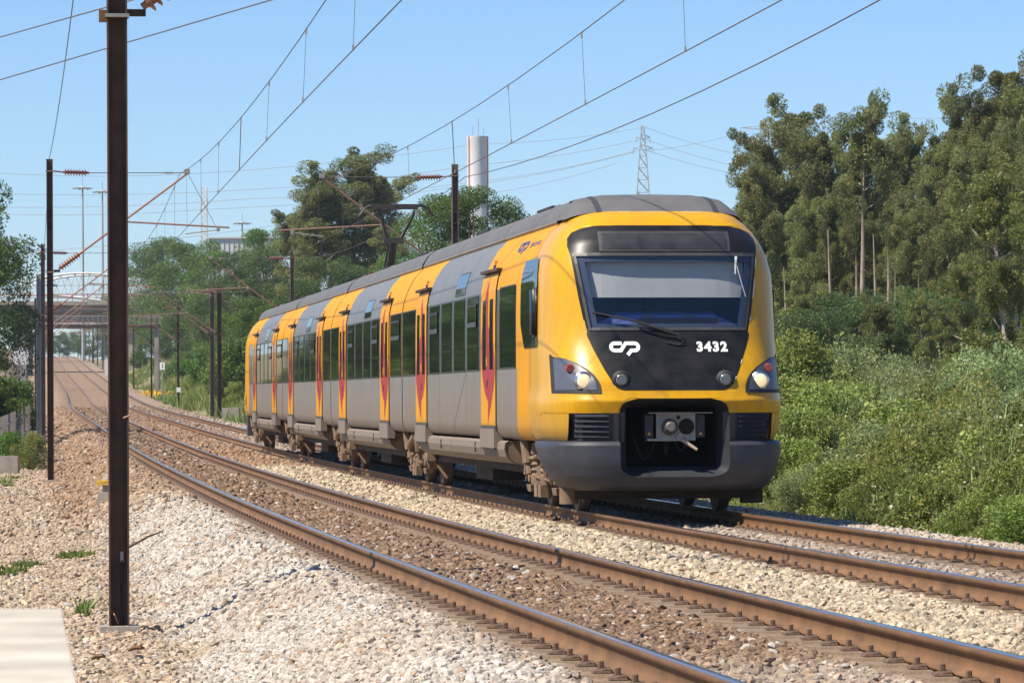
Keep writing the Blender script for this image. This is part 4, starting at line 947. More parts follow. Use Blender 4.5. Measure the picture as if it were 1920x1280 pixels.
for Y in range(520, 1040, 62):
    for off, sg, sd in ((LO, 1, 'left'), (RO, -1, 'right')):
        p = Vector(line_pt(y2s(Y), off)); b = MB(); hbeam(b, 7.9, 'mast_far', .2, -.6)
        if (Y - 520) // 62 % 2 == 0 or True:
            b.tube((sg * .1, 0, 4.6), (sg * 3.4, 0, 7.0), .04, 'tube', n=5); b.tube((sg * .1, 0, 7.05), (sg * 3.4, 0, 7.0), .02, 'wire', n=4)
        o = b.build('far_catenary_mast'); o.location = p; o.rotation_euler = (0, 0, heading(y2s(Y)))
        tag(o, f'{"first second third fourth fifth sixth seventh eighth ninth".split()[(Y - 520) // 62]} of the far masts of the {sd} row, counted from the road bridge', 'mast', f'far masts of the {sd} row')

# ------------------------------------------------------------------ wires
def cat_wire(off, supports, label, sag=.58):
    cw = MB(); P = []
    for a, e in zip(supports[:-1], supports[1:]):
        for t in np.linspace(0, 1, 13)[(0 if a == supports[0] else 1):]: P.append(Vector(line_pt(a + (e - a) * t, off + .05 * math.sin(a * 7 + t * 3), 5.50)))
    cw.path(P, .0075, 'wire', n=5); root = cw.build('contact_wire'); tag(root, label, 'wire')
    mw = MB(); P = []
    for a, e in zip(supports[:-1], supports[1:]):
        for t in np.linspace(0, 1, 13)[(0 if a == supports[0] else 1):]: P.append(Vector(line_pt(a + (e - a) * t, off, 7.0 - 4 * sag * t * (1 - t))))
    mw.path(P, .0075, 'wire', n=5); mw.build('messenger_wire', root)
    for a, e in zip(supports[:-1], supports[1:]):
        if a > y2s(240): continue
        n = 8
        for k in range(1, n + 1):
            t = (k - .5) / n; s_ = a + (e - a) * t
            if s_ < y2s(14): continue
            dz = 7.0 - 4 * sag * t * (1 - t); p0 = Vector(line_pt(s_, off, dz)); p1 = Vector(line_pt(s_, off + .05 * math.sin(a * 7 + t * 3), 5.50))
            d = MB(); thick = .0085 if k == 5 else .0035
            d.tube(p0, p1, thick, 'wire', n=5); d.box(p0 - Vector((0, 0, .03)), (.025, .025, .09), 'galv'); d.box(p1 + Vector((0, 0, .025)), (.025, .025, .07), 'galv'); d.build('dropper', root)
cat_wire(-SP / 2, [y2s(q) for q in (4, 36.5, 103.2, 165, 222, 280, 338, 398, 458, 520)], 'contact wire with droppers over the nearer, empty track')
cat_wire(SP / 2, [y2s(q) for q in (4, 36, 105, 172, 236, 303, 388, 458, 520)], 'contact wire with droppers over the train')
def sagwire(name, pts, sag, r, label, m='wire', n=14, cat='wire'):
    b = MB(); P = []
    for i, (a, e) in enumerate(zip(pts[:-1], pts[1:])):
        a, e = Vector(a), Vector(e)
        for t in np.linspace(0, 1, n)[(0 if i == 0 else 1):]: q = a.lerp(e, t); q.z -= 4 * sag * t * (1 - t); P.append(q)
    b.path(P, r, m, n=5); return tag(b.build(name), label, cat)
sagwire('earth_wire', [line_pt(y2s(q), LO - .02, 7.3) for q in (6, 36.5, 103.2, 165, 222, 280, 338)], .45, .008, 'earth wire joining the tops of the left row of masts')
sagwire('feeder_wire', [line_pt(y2s(q), RO + .25, 7.02) for q in (5, 37, 105, 172, 236)], .55, .010, 'thick feeder wire curving up to the right from mast 37')
for a, e, lab in (((0, 150), (510, 0), 'lower of two cables crossing the sky at top left'), ((0, 70), (200, 14), 'upper of two cables crossing the sky at top left')):
    A, E = at(a[0], a[1], 66), at(e[0], e[1], 56); d = (E - A); sagwire('overhead_cable', [A - d * 2.5, E + d * 3], .0, .010, lab)

# ------------------------------------------------------------------ vegetation
def leaf_quads(C, size, asp, rng, droop=0.0, up=0.0, spread=.28):
    """one small quad per centre, random orientation; droop > 0 hangs the blades, up > 0 turns faces to the sky"""
    n = len(C); d = rng.normal(size=(n, 3)); d[:, 2] = d[:, 2] * (1 - droop) - droop * 1.2
    d /= np.linalg.norm(d, axis=1)[:, None] + 1e-9
    r = rng.normal(size=(n, 3)); r[:, 2] += up * 1.5; r -= d * (r * d).sum(1)[:, None]; r /= np.linalg.norm(r, axis=1)[:, None] + 1e-9
    s = np.cross(d, r); sz = size * rng.lognormal(0, spread, n)[:, None]; a = d * sz * .5; e = s * sz * asp * .5
    V = np.stack([C - a, C + e - a * .1, C + a, C - e - a * .1], 1).reshape(-1, 3); Q = np.arange(4 * n).reshape(-1, 4)
    return V, Q
def clump_pts(c, R, n, rng, flat=.75, shell=.5):
    p = rng.normal(size=(n, 3)); p /= np.linalg.norm(p, axis=1)[:, None]; r = rng.uniform(0, 1, (n, 1)) ** (1 / 3); r = r * (1 - shell) + shell * r ** .3
    return np.asarray(c) + p * r * np.array([R, R, R * flat])
def make_tree(kind, seed, H, lean=0.0):
    rng = np.random.default_rng(seed); tb = MB(); bark = 'bark' if kind.startswith('euc') else 'bark_dark'
    cl = []
    if kind.startswith('euc'):
        base_r = H * .0135; n = 10; px = np.cumsum(rng.normal(0, .010, n)) * H + lean * np.linspace(0, 1, n) * H; py = np.cumsum(rng.normal(0, .010, n)) * H; px -= px[0]; py -= py[0]
        T = [Vector((px[i], py[i], H * .94 * i / (n - 1))) for i in range(n)]; tb.path(T, [base_r * (1 - .86 * i / (n - 1)) for i in range(n)], bark, n=7)
        lo = .36 if kind == 'euc' else .12
        for k in range(26):
            t = lo + (.97 - lo) * ((k + rng.uniform(0, .8)) / 26); i = min(int(t / .94 * (n - 1)), n - 2); p = T[i].lerp(T[i + 1], min(1, t / .94 * (n - 1) - i))
            a = k * 2.4 + rng.uniform(-.5, .5); ln = H * rng.uniform(.07, .16) * (1.1 - .5 * t); tip = p + Vector((math.cos(a) * ln, math.sin(a) * ln, ln * rng.uniform(.35, 1.0))); mid = p.lerp(tip, .5) + Vector((0, 0, -ln * .08))
            tb.path([p, mid, tip], [base_r * .34 * (1.1 - t * .6), base_r * .22, base_r * .08], bark, n=5, caps=False)
            for q in range(4):
                f = (.45, .7, .95, 1.1)[q]; cl.append((p.lerp(tip, f) + Vector(rng.normal(0, H * .020, 3)), H * rng.uniform(.020, .046)))
        for q in range(9): cl.append((T[-1] + Vector((rng.normal(0, H * .022), rng.normal(0, H * .022), H * rng.uniform(-.075, .03))), H * rng.uniform(.022, .042)))
        size, asp, droop, per = .165, .36, .6, 430
    else:
        base_r = H * .020; tb.path([(0, 0, -.3), (H * .01, 0, H * .3), (0, H * .01, H * .62)], [base_r, base_r * .75, base_r * .3], bark, n=7)
        for k in range(46):
            a = rng.uniform(0, 6.28); z = H * (.16 + .80 * rng.uniform(0, 1) ** .85); prof = math.sin(math.pi * min(1, max(.05, (z / H - .04) / 1.0))) ** .6
            r = H * .34 * prof * rng.uniform(.35, 1.0) ** .5; c = Vector((math.cos(a) * r, math.sin(a) * r, z)); cl.append((c, H * rng.uniform(.075, .125)))
            if k % 3 == 0: tb.path([(0, 0, H * .25), c.lerp(Vector((0, 0, H * .4)), .4), c], [base_r * .4, base_r * .25, base_r * .08], bark, n=5, caps=False)
        size, asp, droop, per = .175, .62, .12, 900
    V, Q, Tn, o = [], [], [], 0
    for c, R in cl:
        k = int(per * rng.uniform(.7, 1.2)); C = clump_pts(c, R, k, rng, 1.05 if kind.startswith('euc') else .75, .3); v, q = leaf_quads(C, size, asp, rng, droop, .3)
        V.append(v); Q.append(q + o); o += len(v); Tn.append(np.repeat(np.clip(rng.uniform(0, 1) * .75 + rng.normal(0, .12, k), 0, 1), 4))
    lm = {'euc': 'euc', 'euc_y': 'euc_y', 'dec': 'dec', 'dec_dark': 'dec_dark'}[kind]
    crown = np_mesh('crown', np.concatenate(V), np.concatenate(Q), [lm], tint=np.concatenate(Tn))
    to = tb.build('trunk', auto=60); tm = to.data; bpy.data.objects.remove(to)
    return tm, crown
PROTO = {}
for k, sd in (('euc', 4), ('euc_y', 2), ('dec', 3), ('dec_dark', 2)):
    PROTO[k] = [(make_tree(k, 100 + 13 * i + len(k), 16.0), 16.0) for i in range(sd)]
def tree(kind, i, px, ytop, Y, label, cat='tree', group=None, name=None, wide=1.0, zb=None):
    p = at(px, 700, Y); zg = float(ground_z(np.array(p.x), np.array(float(Y)))) if zb is None else zb; top = at(px, ytop, Y).z; H = max(2.0, top - zg)
    (tm, cm), H0 = PROTO[kind][i % len(PROTO[kind])]; s = H / H0
    r = empty(name or {'euc': 'eucalyptus_tree', 'euc_y': 'young_eucalyptus', 'dec': 'broadleaf_tree', 'dec_dark': 'dark_tree'}[kind], (p.x, p.y, zg), RNG.uniform(0, 6.28)); r.scale = (s * wide, s * wide, s)
    link('trunk', tm, r); link('crown', cm, r); tag(r, label, cat, group); return r
G = 'eucalyptus trees of the wood on the right'
EUC = [(1398, 335, 232, 'leftmost small eucalyptus just right of the train roof'), (1432, 258, 236, 'rounded eucalyptus right of the train roof, below the small pylon top'), (1490, 205, 240, 'tallest eucalyptus of the left group in the wood'),
       (1545, 258, 228, 'eucalyptus with open crown between the two tallest of the left group'), (1613, 215, 216, 'tall pale-trunked eucalyptus standing alone against the sky'), (1668, 268, 236, 'eucalyptus filling the gap right of the tall pale-trunked one'),
       (1722, 240, 238, 'eucalyptus with bare trunks under its crown before the rising wood'), (1768, 262, 220, 'eucalyptus at the foot of the rising skyline'), (1815, 196, 222, 'eucalyptus halfway up the rising skyline'), (1852, 185, 205, 'eucalyptus below the highest crown on the right'),
       (1890, 132, 214, 'highest eucalyptus crown at the top right of the wood'), (1938, 172, 200, 'eucalyptus cut by the right edge of the picture, high up'), (1975, 160, 222, 'tall eucalyptus just outside the right edge'),
       (1460, 400, 222, 'shorter eucalyptus in front of the left group, beside the train corner'), (1525, 430, 232, 'low eucalyptus with dark foliage among the thin trunks'), (1582, 395, 228, 'low eucalyptus left of the pale trunk'), (1650, 420, 226, 'low eucalyptus right of the pale trunk'),
       (1705, 400, 205, 'middle-height eucalyptus before the shaded wood'), (1765, 360, 180, 'eucalyptus in the middle of the right slope'), (1825, 310, 172, 'pale eucalyptus with a forked trunk on the right slope'), (1870, 280, 165, 'eucalyptus crown left of the near yellowish tree')]
_rx = np.random.default_rng(77)
_sky = lambda x: float(np.interp(x, [1380, 1430, 1490, 1550, 1612, 1660, 1720, 1760, 1815, 1890, 1960], [360, 285, 235, 290, 250, 290, 275, 280, 215, 150, 150]))
for _k in range(26):
    _x = 1385 + _k * 22.5 + _rx.uniform(-9, 9); EUC.append((_x, _sky(_x) + _rx.uniform(25, 190), 250 - (_k % 3) * 18 + _rx.uniform(-6, 6) - max(0, _x - 1750) * .15, f'slender eucalyptus inside the wood, {("first second third fourth fifth sixth seventh eighth ninth tenth eleventh twelfth thirteenth fourteenth fifteenth sixteenth seventeenth eighteenth nineteenth twentieth twenty-first twenty-second twenty-third twenty-fourth twenty-fifth twenty-sixth").split()[_k]} counted from the train'))
for j, (x, y, Y, lab) in enumerate(EUC): tree('euc', j, x, y, Y, lab, group=G, wide=.92)
for j, (x, y, Y, lab) in enumerate([(1905, 325, 112, 'near yellowish-green eucalyptus with a bare lower trunk at the right edge'), (1800, 500, 140, 'yellow-green young eucalyptus left of the near trunk at right'), (1955, 420, 104, 'yellow-green eucalyptus half outside the right edge'), (1530, 555, 180, 'small young eucalyptus under the thin trunks'), (1745, 560, 150, 'young yellow-green tree before the dark wood')]): tree('euc_y', j, x, y, Y, lab, group='young eucalyptus trees')
# bare forest trunks
for j, (x, y0, y1, Y, w_) in enumerate([(1555, 430, 670, 188, .20), (1603, 420, 680, 186, .17), (1613, 290, 680, 187, .26), (1640, 440, 680, 185, .18), (1663, 400, 670, 189, .18), (1674, 450, 670, 192, .13), (1472, 500, 690, 190, .15), (1720, 470, 660, 190, .14)]):
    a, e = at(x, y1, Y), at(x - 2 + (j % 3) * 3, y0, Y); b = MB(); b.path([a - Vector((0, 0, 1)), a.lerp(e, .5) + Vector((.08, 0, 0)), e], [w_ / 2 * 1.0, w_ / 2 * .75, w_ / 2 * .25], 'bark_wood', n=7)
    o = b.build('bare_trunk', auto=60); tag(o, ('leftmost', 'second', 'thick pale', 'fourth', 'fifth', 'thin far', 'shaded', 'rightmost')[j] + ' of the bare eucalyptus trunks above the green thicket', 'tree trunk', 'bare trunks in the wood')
def Yfor(px, d):
    """distance at which a line d metres right of the track middle crosses picture column px"""
    m = (YS > 150) & (YS < 1400); x = 960 + F_PX * (XS[m] + d) / YS[m]; i = int(np.argmin(np.abs(x - px))); return float(YS[m][i])
for j, (k, x, y, d, lab) in enumerate([('dec', 262, 500, 10, 'leftmost rounded green tree right of the nearest mast'), ('dec', 318, 446, 13, 'broad green tree with rounded top, below the cantilever arm'), ('dec', 368, 450, 13, 'green tree left of the white building'), ('dec', 425, 474, 13, 'green tree in front of the white building'), ('dec_dark', 470, 472, 13, 'dark green tree right of the white building'), ('dec', 515, 425, 18, 'green tree left of the tall spreading eucalyptus'),
        ('dec', 296, 560, 10, 'low green tree on the bank near the dark masts'), ('dec_dark', 345, 580, 10.5, 'dark tree on the bank behind the paired masts'), ('dec_dark', 400, 555, 11, 'dark rounded tree right behind the paired masts'), ('dec', 446, 560, 9.5, 'bright green tree beside the rear of the train'), ('dec', 495, 560, 11, 'light green tree above the rear roof of the train'), ('dec_dark', 548, 520, 17, 'dark tree behind the rear roof, left of the pantograph')]):
    tree(k, j, x, y, Yfor(x, d), lab, group='trees on the bank right of the line', wide=1.1)
for j in range(13):  # low dark-leaved trees added to darken the wood between the trunks
    x = 1400 + j * 45; tree('dec_dark', j, x, 560 - (j % 3) * 22, 252 + (j % 2) * 9 - max(0, x - 1800) * .2, 'dark tree added to deepen the shade inside the wood, ' + 'first second third fourth fifth sixth seventh eighth ninth tenth eleventh twelfth thirteenth'.split()[j] + ' from the train', group='dark trees added to deepen the shade of the wood', wide=1.25)
for j in range(9):
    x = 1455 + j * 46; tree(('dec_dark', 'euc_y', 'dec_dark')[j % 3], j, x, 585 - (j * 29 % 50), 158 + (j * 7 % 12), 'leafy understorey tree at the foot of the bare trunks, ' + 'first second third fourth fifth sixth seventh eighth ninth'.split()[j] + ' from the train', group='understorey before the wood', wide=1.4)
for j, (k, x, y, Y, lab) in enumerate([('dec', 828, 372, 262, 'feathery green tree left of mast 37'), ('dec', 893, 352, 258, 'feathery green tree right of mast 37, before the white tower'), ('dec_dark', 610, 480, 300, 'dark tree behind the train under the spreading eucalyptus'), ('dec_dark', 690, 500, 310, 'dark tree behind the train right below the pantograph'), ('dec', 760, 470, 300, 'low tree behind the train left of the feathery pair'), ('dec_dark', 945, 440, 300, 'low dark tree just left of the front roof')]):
    tree(k, j, x, y, Y, lab, group='trees behind the train', wide=1.15)
for j, (x, y, Y, lab) in enumerate([(112, 628, 1060, 'hazy far tree at the crest of the line, left'), (128, 622, 1120, 'hazy far tree at the crest of the line, middle'), (147, 626, 1080, 'hazy far tree at the crest of the line, right'), (175, 600, 820, 'hazy green tree under the road bridge beside the signal'), (60, 610, 900, 'hazy tree under the left end of the road bridge'), (85, 615, 1000, 'hazy tree behind the left row of masts'), (225, 600, 780, 'hazy tree under the right end of the road bridge')]):
    tree(('dec_dark', 'dec')[j % 2], j, x, y, Y, lab, group='far trees seen under the bridge', wide=1.3)
for j, (x, y, Y, lab) in enumerate([(556, 405, 352, 'low left lobe of the spreading eucalyptus behind the pantograph'), (628, 322, 346, 'second crown of the spreading eucalyptus, left of its top'), (592, 352, 345, 'left half of the tall spreading eucalyptus behind the pantograph'), (655, 300, 348, 'tall spreading eucalyptus behind the pantograph, highest crown'), (712, 338, 352, 'right part of the spreading eucalyptus behind the pantograph'), (748, 440, 340, 'lower eucalyptus at the right of the spreading group')]):
    tree('euc', j + 1, x, y, Y, lab, group='spreading eucalyptus group', wide=1.5)
for j, (k, x, y, Y, lab) in enumerate([('dec_dark', -84, 335, 172, 'dark leafy tree cut by the left edge of the picture'), ('dec_dark', -50, 440, 178, 'dark tree at the left edge with drooping side'), ('dec', -40, 625, 205, 'light green bush below the dark tree at the left edge'), ('dec_dark', -120, 600, 165, 'low dark tree over the fence at the left edge')]):
    tree(k, j, x, y, Y, lab, group='trees at the left edge', wide=.85)
for j, (x, Y, h) in enumerate([(-260, 150, 6), (-260, 190, 8.5), (-230, 225, 9), (-240, 255, 10), (-220, 290, 10), (-330, 215, 11), (-300, 130, 5.5), (-360, 165, 8)]):
    p = at(x, 700, Y); tree(('dec', 'dec_dark')[j % 2], j, x, 757 - h * F_PX / Y, Y, 'first second third fourth fifth sixth seventh eighth'.split()[j] + ' tree of the row left of the line, mirrored in the train windows', group='trees left of the line', wide=1.3)

# shrubs: variants shared by many plants
def shrub_mesh(seed, m, H=2.5, n=38, leaf=.10, asp=.4, up=.5, per=520):
    rng = np.random.default_rng(seed); V, Q, Tn, o = [], [], [], 0
    for k in range(n):
        a = rng.uniform(0, 6.28); z = H * rng.uniform(.12, .93); r = H * .48 * math.sin(math.pi * min(1, .12 + z / H * .86)) ** .7 * rng.uniform(.2, 1); C = clump_pts((math.cos(a) * r, math.sin(a) * r, z), H * rng.uniform(.10, .19), per, rng, 1.1)
        v, q = leaf_quads(C, leaf, asp, rng, -.25, up); V.append(v); Q.append(q + o); o += len(v); Tn.append(np.repeat(np.clip(rng.uniform(0, 1) + rng.normal(0, .15, per), 0, 1), 4))
    for k in range(14):   # shoots standing out of the outline
        a = rng.uniform(0, 6.28); r = H * .3 * rng.uniform(0, 1); t = np.linspace(0, 1, 40)[:, None]; p0 = np.array([math.cos(a) * r, math.sin(a) * r, H * .7]); p1 = p0 + np.array([math.cos(a) * .3, math.sin(a) * .3, H * rng.uniform(.2, .42)])
        C = p0 + (p1 - p0) * t + rng.normal(0, .04, (40, 3)); v, q = leaf_quads(C, leaf, asp, rng, -.4, .2); V.append(v); Q.append(q + o); o += len(v); Tn.append(np.repeat(rng.uniform(.3, 1, 40), 4))
    return np_mesh('foliage', np.concatenate(V), np.concatenate(Q), [m], tint=np.concatenate(Tn))
def stems_mesh(seed, H=2.5):
    rng = np.random.default_rng(seed); b = MB()
    for k in range(9):
        a = rng.uniform(0, 6.28); r = H * .35 * rng.uniform(.2, 1); b.path([(math.cos(a) * .1, math.sin(a) * .1, -.2), (math.cos(a) * r * .5, math.sin(a) * r * .5, H * .4), (math.cos(a) * r, math.sin(a) * r, H * .85)], [.03, .02, .008], 'bark_dark', n=5, caps=False)
    o = b.build('stems'); m = o.data; bpy.data.objects.remove(o); return m
SHR = {'sallow': [shrub_mesh(31, 'sallow', leaf=.070, asp=.28), shrub_mesh(32, 'sallow', leaf=.075, asp=.3)], 'shrub': [shrub_mesh(33, 'shrub', leaf=.065, asp=.5), shrub_mesh(34, 'shrub', leaf=.07, asp=.55)], 'dec': [shrub_mesh(35, 'dec', leaf=.085, asp=.6, n=60, per=300)]}
STM = [stems_mesh(1), stems_mesh(2)]
def shrub(kind, i, px, ytop, Y, label, wide=1.0, zb=None, group='shrubs right of the line'):
    p = at(px, 700, Y); zg = float(ground_z(np.array(p.x), np.array(float(Y)))) if zb is None else zb; H = max(.5, at(px, ytop, Y).z - zg); s = H / 2.9
    r = empty('shrub', (p.x, p.y, zg), RNG.uniform(0, 6.28)); r.scale = (s * wide, s * wide, s); link('stems', STM[i % 2], r); link('foliage', SHR[kind][i % len(SHR[kind])], r); tag(r, label, 'shrub', group)
for j, (k, x, y, Y, wd, lab) in enumerate([('shrub', 1508, 588, 98, 1.0, 'tall yellow-green shrub right beside the train headlight'), ('sallow', 1590, 628, 104, 1.0, 'grey-green sallow bush right of the tall yellow-green shrub'), ('sallow', 1668, 632, 100, .95, 'pale sallow bush with upright shoots in mid thicket'), ('sallow', 1730, 668, 96, 1.2, 'grey-green sallow bush under the dark gap in the wood'),
        ('shrub', 1800, 640, 108, 1.1, 'bright shrub left of the near eucalyptus trunk'), ('sallow', 1860, 625, 84, 1.0, 'grey-green bush below the near eucalyptus at right'), ('sallow', 1915, 690, 76, 1.2, 'pale bush at the right edge, beside the near trunk'), ('shrub', 1545, 700, 84, 1.2, 'light green bush behind the train corner, lower row'), ('sallow', 1625, 712, 84, 1.3, 'sallow bush in the lower row, middle'), ('shrub', 1700, 735, 76, 1.3, 'bright green bush in front of the sallow bushes'),
        ('sallow', 1790, 740, 70, 1.2, 'pale bush in the lower row at right'), ('shrub', 1880, 790, 62, 1.3, 'bright green bush low at the right edge'), ('shrub', 1490, 740, 78, 1.1, 'green bush half hidden by the train headlight'), ('dec', 1440, 640, 130, 1.4, 'dark bush behind the train corner'), ('shrub', 1960, 720, 66, 1.3, 'green bush just outside the right edge')]):
    shrub(k, j, x, y, Y, lab, wd)
_rs = np.random.default_rng(21)
ROWS = [(1470, 800, 74), (1520, 770, 78), (1575, 760, 82), (1640, 775, 74), (1705, 790, 70), (1770, 800, 66), (1840, 830, 60), (1905, 850, 56), (1500, 850, 68), (1570, 850, 66), (1650, 860, 62), (1740, 880, 58), (1830, 905, 54), (1910, 920, 51), (1960, 900, 52), (1600, 700, 92), (1680, 700, 90), (1760, 710, 88), (1840, 710, 86), (1480, 690, 96), (1545, 660, 100)]
for j, (x, y, Y) in enumerate(ROWS):
    shrub(('shrub', 'sallow', 'shrub', 'sallow', 'shrub')[j % 5] if Y > 62 else 'shrub', j, x, y, Y, ('low', 'rounded', 'spreading', 'bushy', 'leafy', 'dense', 'loose')[j % 7] + (' yellow-green' if j % 5 in (0, 2, 4) or Y <= 62 else ' grey-green') + ' shrub of the thicket, ' + ('front', 'lower', 'middle', 'upper')[0 if Y < 60 else 1 if Y < 70 else 2 if Y < 85 else 3] + ' row, ' + ('just right of the train', 'one step right of the train', 'left of the middle of the bank', 'in the middle of the bank', 'right of the middle of the bank', 'near the right edge', 'at the right edge')[min(6, int((x - 1460) / 70))] + (', half outside' if x > 1950 else ''), 1.25, group='low shrubs of the right bank')
for j, (k, x, y, d, lab) in enumerate([('dec', 262, 655, 9, 'green bush on the earth bank beside the dark mast'), ('shrub', 290, 668, 9.5, 'bush on the bank above the white sign'), ('dec', 322, 680, 9, 'round bush below the bank trees'), ('dec', 345, 655, 10, 'bush between the masts on the bank'), ('shrub', 368, 690, 9, 'pale bush left of the paired masts'), ('dec', 390, 640, 10, 'tall bush behind the paired masts'), ('dec', 425, 650, 9, 'bush between the paired masts and the train'), ('shrub', 445, 712, 8.2, 'dry grassy bush by the concrete block'), ('dec', 460, 620, 9, 'green bush touching the rear of the train'), ('shrub', 400, 715, 8.6, 'small bush at the foot of the paired masts'), ('shrub', 352, 708, 8.4, 'low pale bush left of the white-plated mast')]):
    shrub(k, j, x, y, Yfor(x, d), lab, 1.3, group='bushes on the bank by the paired masts')
for j, (x, y, Y, lab) in enumerate([(-20, 690, 168, 'bush under the dark trees at the left edge'), (30, 700, 215, 'bush behind the picket fence'), (55, 800, 118, 'dry twiggy shrub at the foot of the left masts'), (18, 802, 122, 'small green tuft bush left of the masts')]): shrub(('dec', 'dec', 'shrub', 'dec')[j], j, x, y, Y, lab, 1.0, group='bushes at the left edge')

for j, Y in enumerate(range(165, 330, 15)):
    x = 960 - F_PX * (.139 + .006 * (j % 3)); shrub(('shrub', 'sallow', 'dec')[j % 3], j, x, 757 - (2.2 + (j % 4) * .5) * F_PX / Y, Y, 'lineside bush left of the verge, mirrored low in the train windows, number ' + 'one two three four five six seven eight nine ten eleven twelve thirteen fourteen fifteen'.split()[j] + ' going away', 1.6, group='bushes left of the line')
# bramble thicket covering the right bank: leaves and flower heads, nobody could count them
rng = np.random.default_rng(5); n = 480000
Yb = np.sqrt(rng.uniform(38.0**2, 118.0**2, n)); dd = SP / 2 + 3.0 + rng.uniform(0, 1, n) ** 1.15 * 11.5 * (.35 + .65 * sstep(38, 80, Yb))
edge = SP / 2 + 2.75 + vnoise(Yb * 0, Yb, 2.2, 8) * .9 + vnoise(Yb * 0, Yb, .6, 9) * .35 + 1.2 * sstep(55, 75, Yb)
k = dd > edge; Yb, dd, edge = Yb[k], dd[k], edge[k]; Sb = np.interp(Yb, YS, SS); Pb = line_pt(Sb, dd)
k = (np.abs(Pb[:, 0]) < .1237 * Pb[:, 1] + 2.5); Yb, dd, edge, Pb = Yb[k], dd[k], edge[k], Pb[k]
e = dd - edge; hgt = .04 + 1.06 * sstep(0, 2.6, e) + .45 * sstep(2.5, 7, e); lump = .25 + 1.5 * vnoise(Pb[:, 0], Pb[:, 1], 1.9, 21) + .6 * (vnoise(Pb[:, 0], Pb[:, 1], .5, 22) - .5)
gz = ground_z(Pb[:, 0], Pb[:, 1]); top = np.maximum(gz, zc(Yb) - .62) + hgt * lump; gap = vnoise(Pb[:, 0], Pb[:, 1], .75, 51) * .6 + vnoise(Pb[:, 0], Pb[:, 1], .3, 52) * .4; kk = (gap > .36) | (rng.uniform(size=len(top)) < .22); top = top - .35 * hgt * sstep(.40, .28, gap)
Pb, top, lump, gz, hgt, Yb, dd = Pb[kk], top[kk], lump[kk], gz[kk], hgt[kk], Yb[kk], dd[kk]; Pb[:, 2] = top - rng.exponential(.12, len(top)) * (.5 + lump)
hue = np.clip(vnoise(Pb[:, 0], Pb[:, 1], .8, 23) * .9 + vnoise(Pb[:, 0], Pb[:, 1], 2.8, 24) * .7 - .3 + rng.normal(0, .12, len(top)), 0, 1)
v, q = leaf_quads(Pb, .052, .55, rng, -.1, .5, .38); v2 = v
o = link('bramble_thicket', np_mesh('bramble_thicket', v, q, ['bramble'], tint=np.repeat(hue, 4))); tag(o, 'dense green bramble thicket covering the bank right of the train', 'bramble', kind='stuff')
nb = 9000; ib = rng.choice(len(Pb), nb, replace=False); cb_ = Pb[ib]; gk = vnoise(cb_[:, 0], cb_[:, 1], 2.2, 41) > .42; cb_ = cb_[gk]; tb_ = top[ib][gk]; nb = len(cb_)
hh = rng.lognormal(-1.9, .35, nb); C0 = np.stack([cb_[:, 0], cb_[:, 1], tb_ - .12], -1); ln = rng.normal(0, .35, (nb, 2)) * hh[:, None]; an_ = rng.uniform(0, 6.28, nb); wv = np.stack([np.cos(an_), np.sin(an_), 0 * an_], -1) * (.010 + .022 * hh)[:, None]; tp_ = C0 + np.concatenate([ln, hh[:, None]], 1)
vg = np.stack([C0 - wv, C0 + wv, tp_ + wv * .3, tp_ - wv * .3], 1).reshape(-1, 3)
o = link('tall_grass', np_mesh('tall_grass', vg, np.arange(4 * nb).reshape(-1, 4), ['sallow'], tint=np.repeat(rng.uniform(0, 1, nb), 4))); tag(o, 'pale feathery grass and shoots standing out of the bramble thicket', 'grass', kind='stuff')
m = rng.choice(len(Pb), 2600, replace=False); C = Pb[m].copy(); C[:, 2] = top[m] + .03; cl_ = vnoise(C[:, 0], C[:, 1], 1.6, 31) > .58; C = C[cl_]; C = np.repeat(C, 5, 0) + rng.normal(0, .05, (len(C) * 5, 3)) * np.array([1, 1, .25])
v, q = leaf_quads(C, .036, .9, rng, 0, 2.0); o = link('elder_flowers', np_mesh('elder_flowers', v, q, ['white_fl'])); tag(o, 'flat pale flower heads scattered over the bramble thicket', 'flowers', kind='stuff')
# grass: tufts along the left bank and the right bank far off
def grass(name, Xc, Yc, spread, n, h, m, label, zoff=0.0):
    rng = np.random.default_rng(len(name) + n); X = np.asarray(Xc) ; C = []
    for (x, y, r) in zip(Xc, Yc, spread):
        a = rng.uniform(0, 6.28, n); rr = r * np.sqrt(rng.uniform(0, 1, n)); xx = x + rr * np.cos(a); yy = y + rr * np.sin(a) * 2.2
        d = lat(xx, yy); zz = np.maximum(ground_z(xx, yy), zc(yy) + bed_z(d, yy) + sstep(-6, -9.4, d) * .006 * np.clip(yy - 50, 0, 400) - .15 * sstep(8.2, 9.4, -d)); C.append(np.stack([xx, yy, zz], -1))
    C = np.concatenate(C); k = len(C); hh = h * rng.lognormal(0, .35, k); ln = rng.normal(0, .35, (k, 2)) * hh[:, None]; a = rng.uniform(0, 6.28, k); w_ = np.stack([np.cos(a), np.sin(a), 0 * a], -1) * (.012 + .03 * hh)[:, None]
    tip = C + np.concatenate([ln, hh[:, None]], 1); V = np.stack([C - w_, C + w_, tip + w_ * .15, tip - w_ * .15], 1).reshape(-1, 3)
    o = link(name, np_mesh(name, V, np.arange(4 * k).reshape(-1, 4), [m], tint=np.repeat(rng.uniform(0, 1, k), 4))); return tag(o, label, 'grass', kind='stuff')
def gpt(px, py, zrel=-.62):
    Y = 30.0
    for _ in range(30):
        a = at(px, py, Y); zt = zc(Y) + zrel; b_ = (CAM_H - a.z) / Y; Y = (CAM_H - zt) / b_ if b_ > 1e-5 else 300
        Y = min(max(Y, 5), 600)
    return at(px, py, Y)
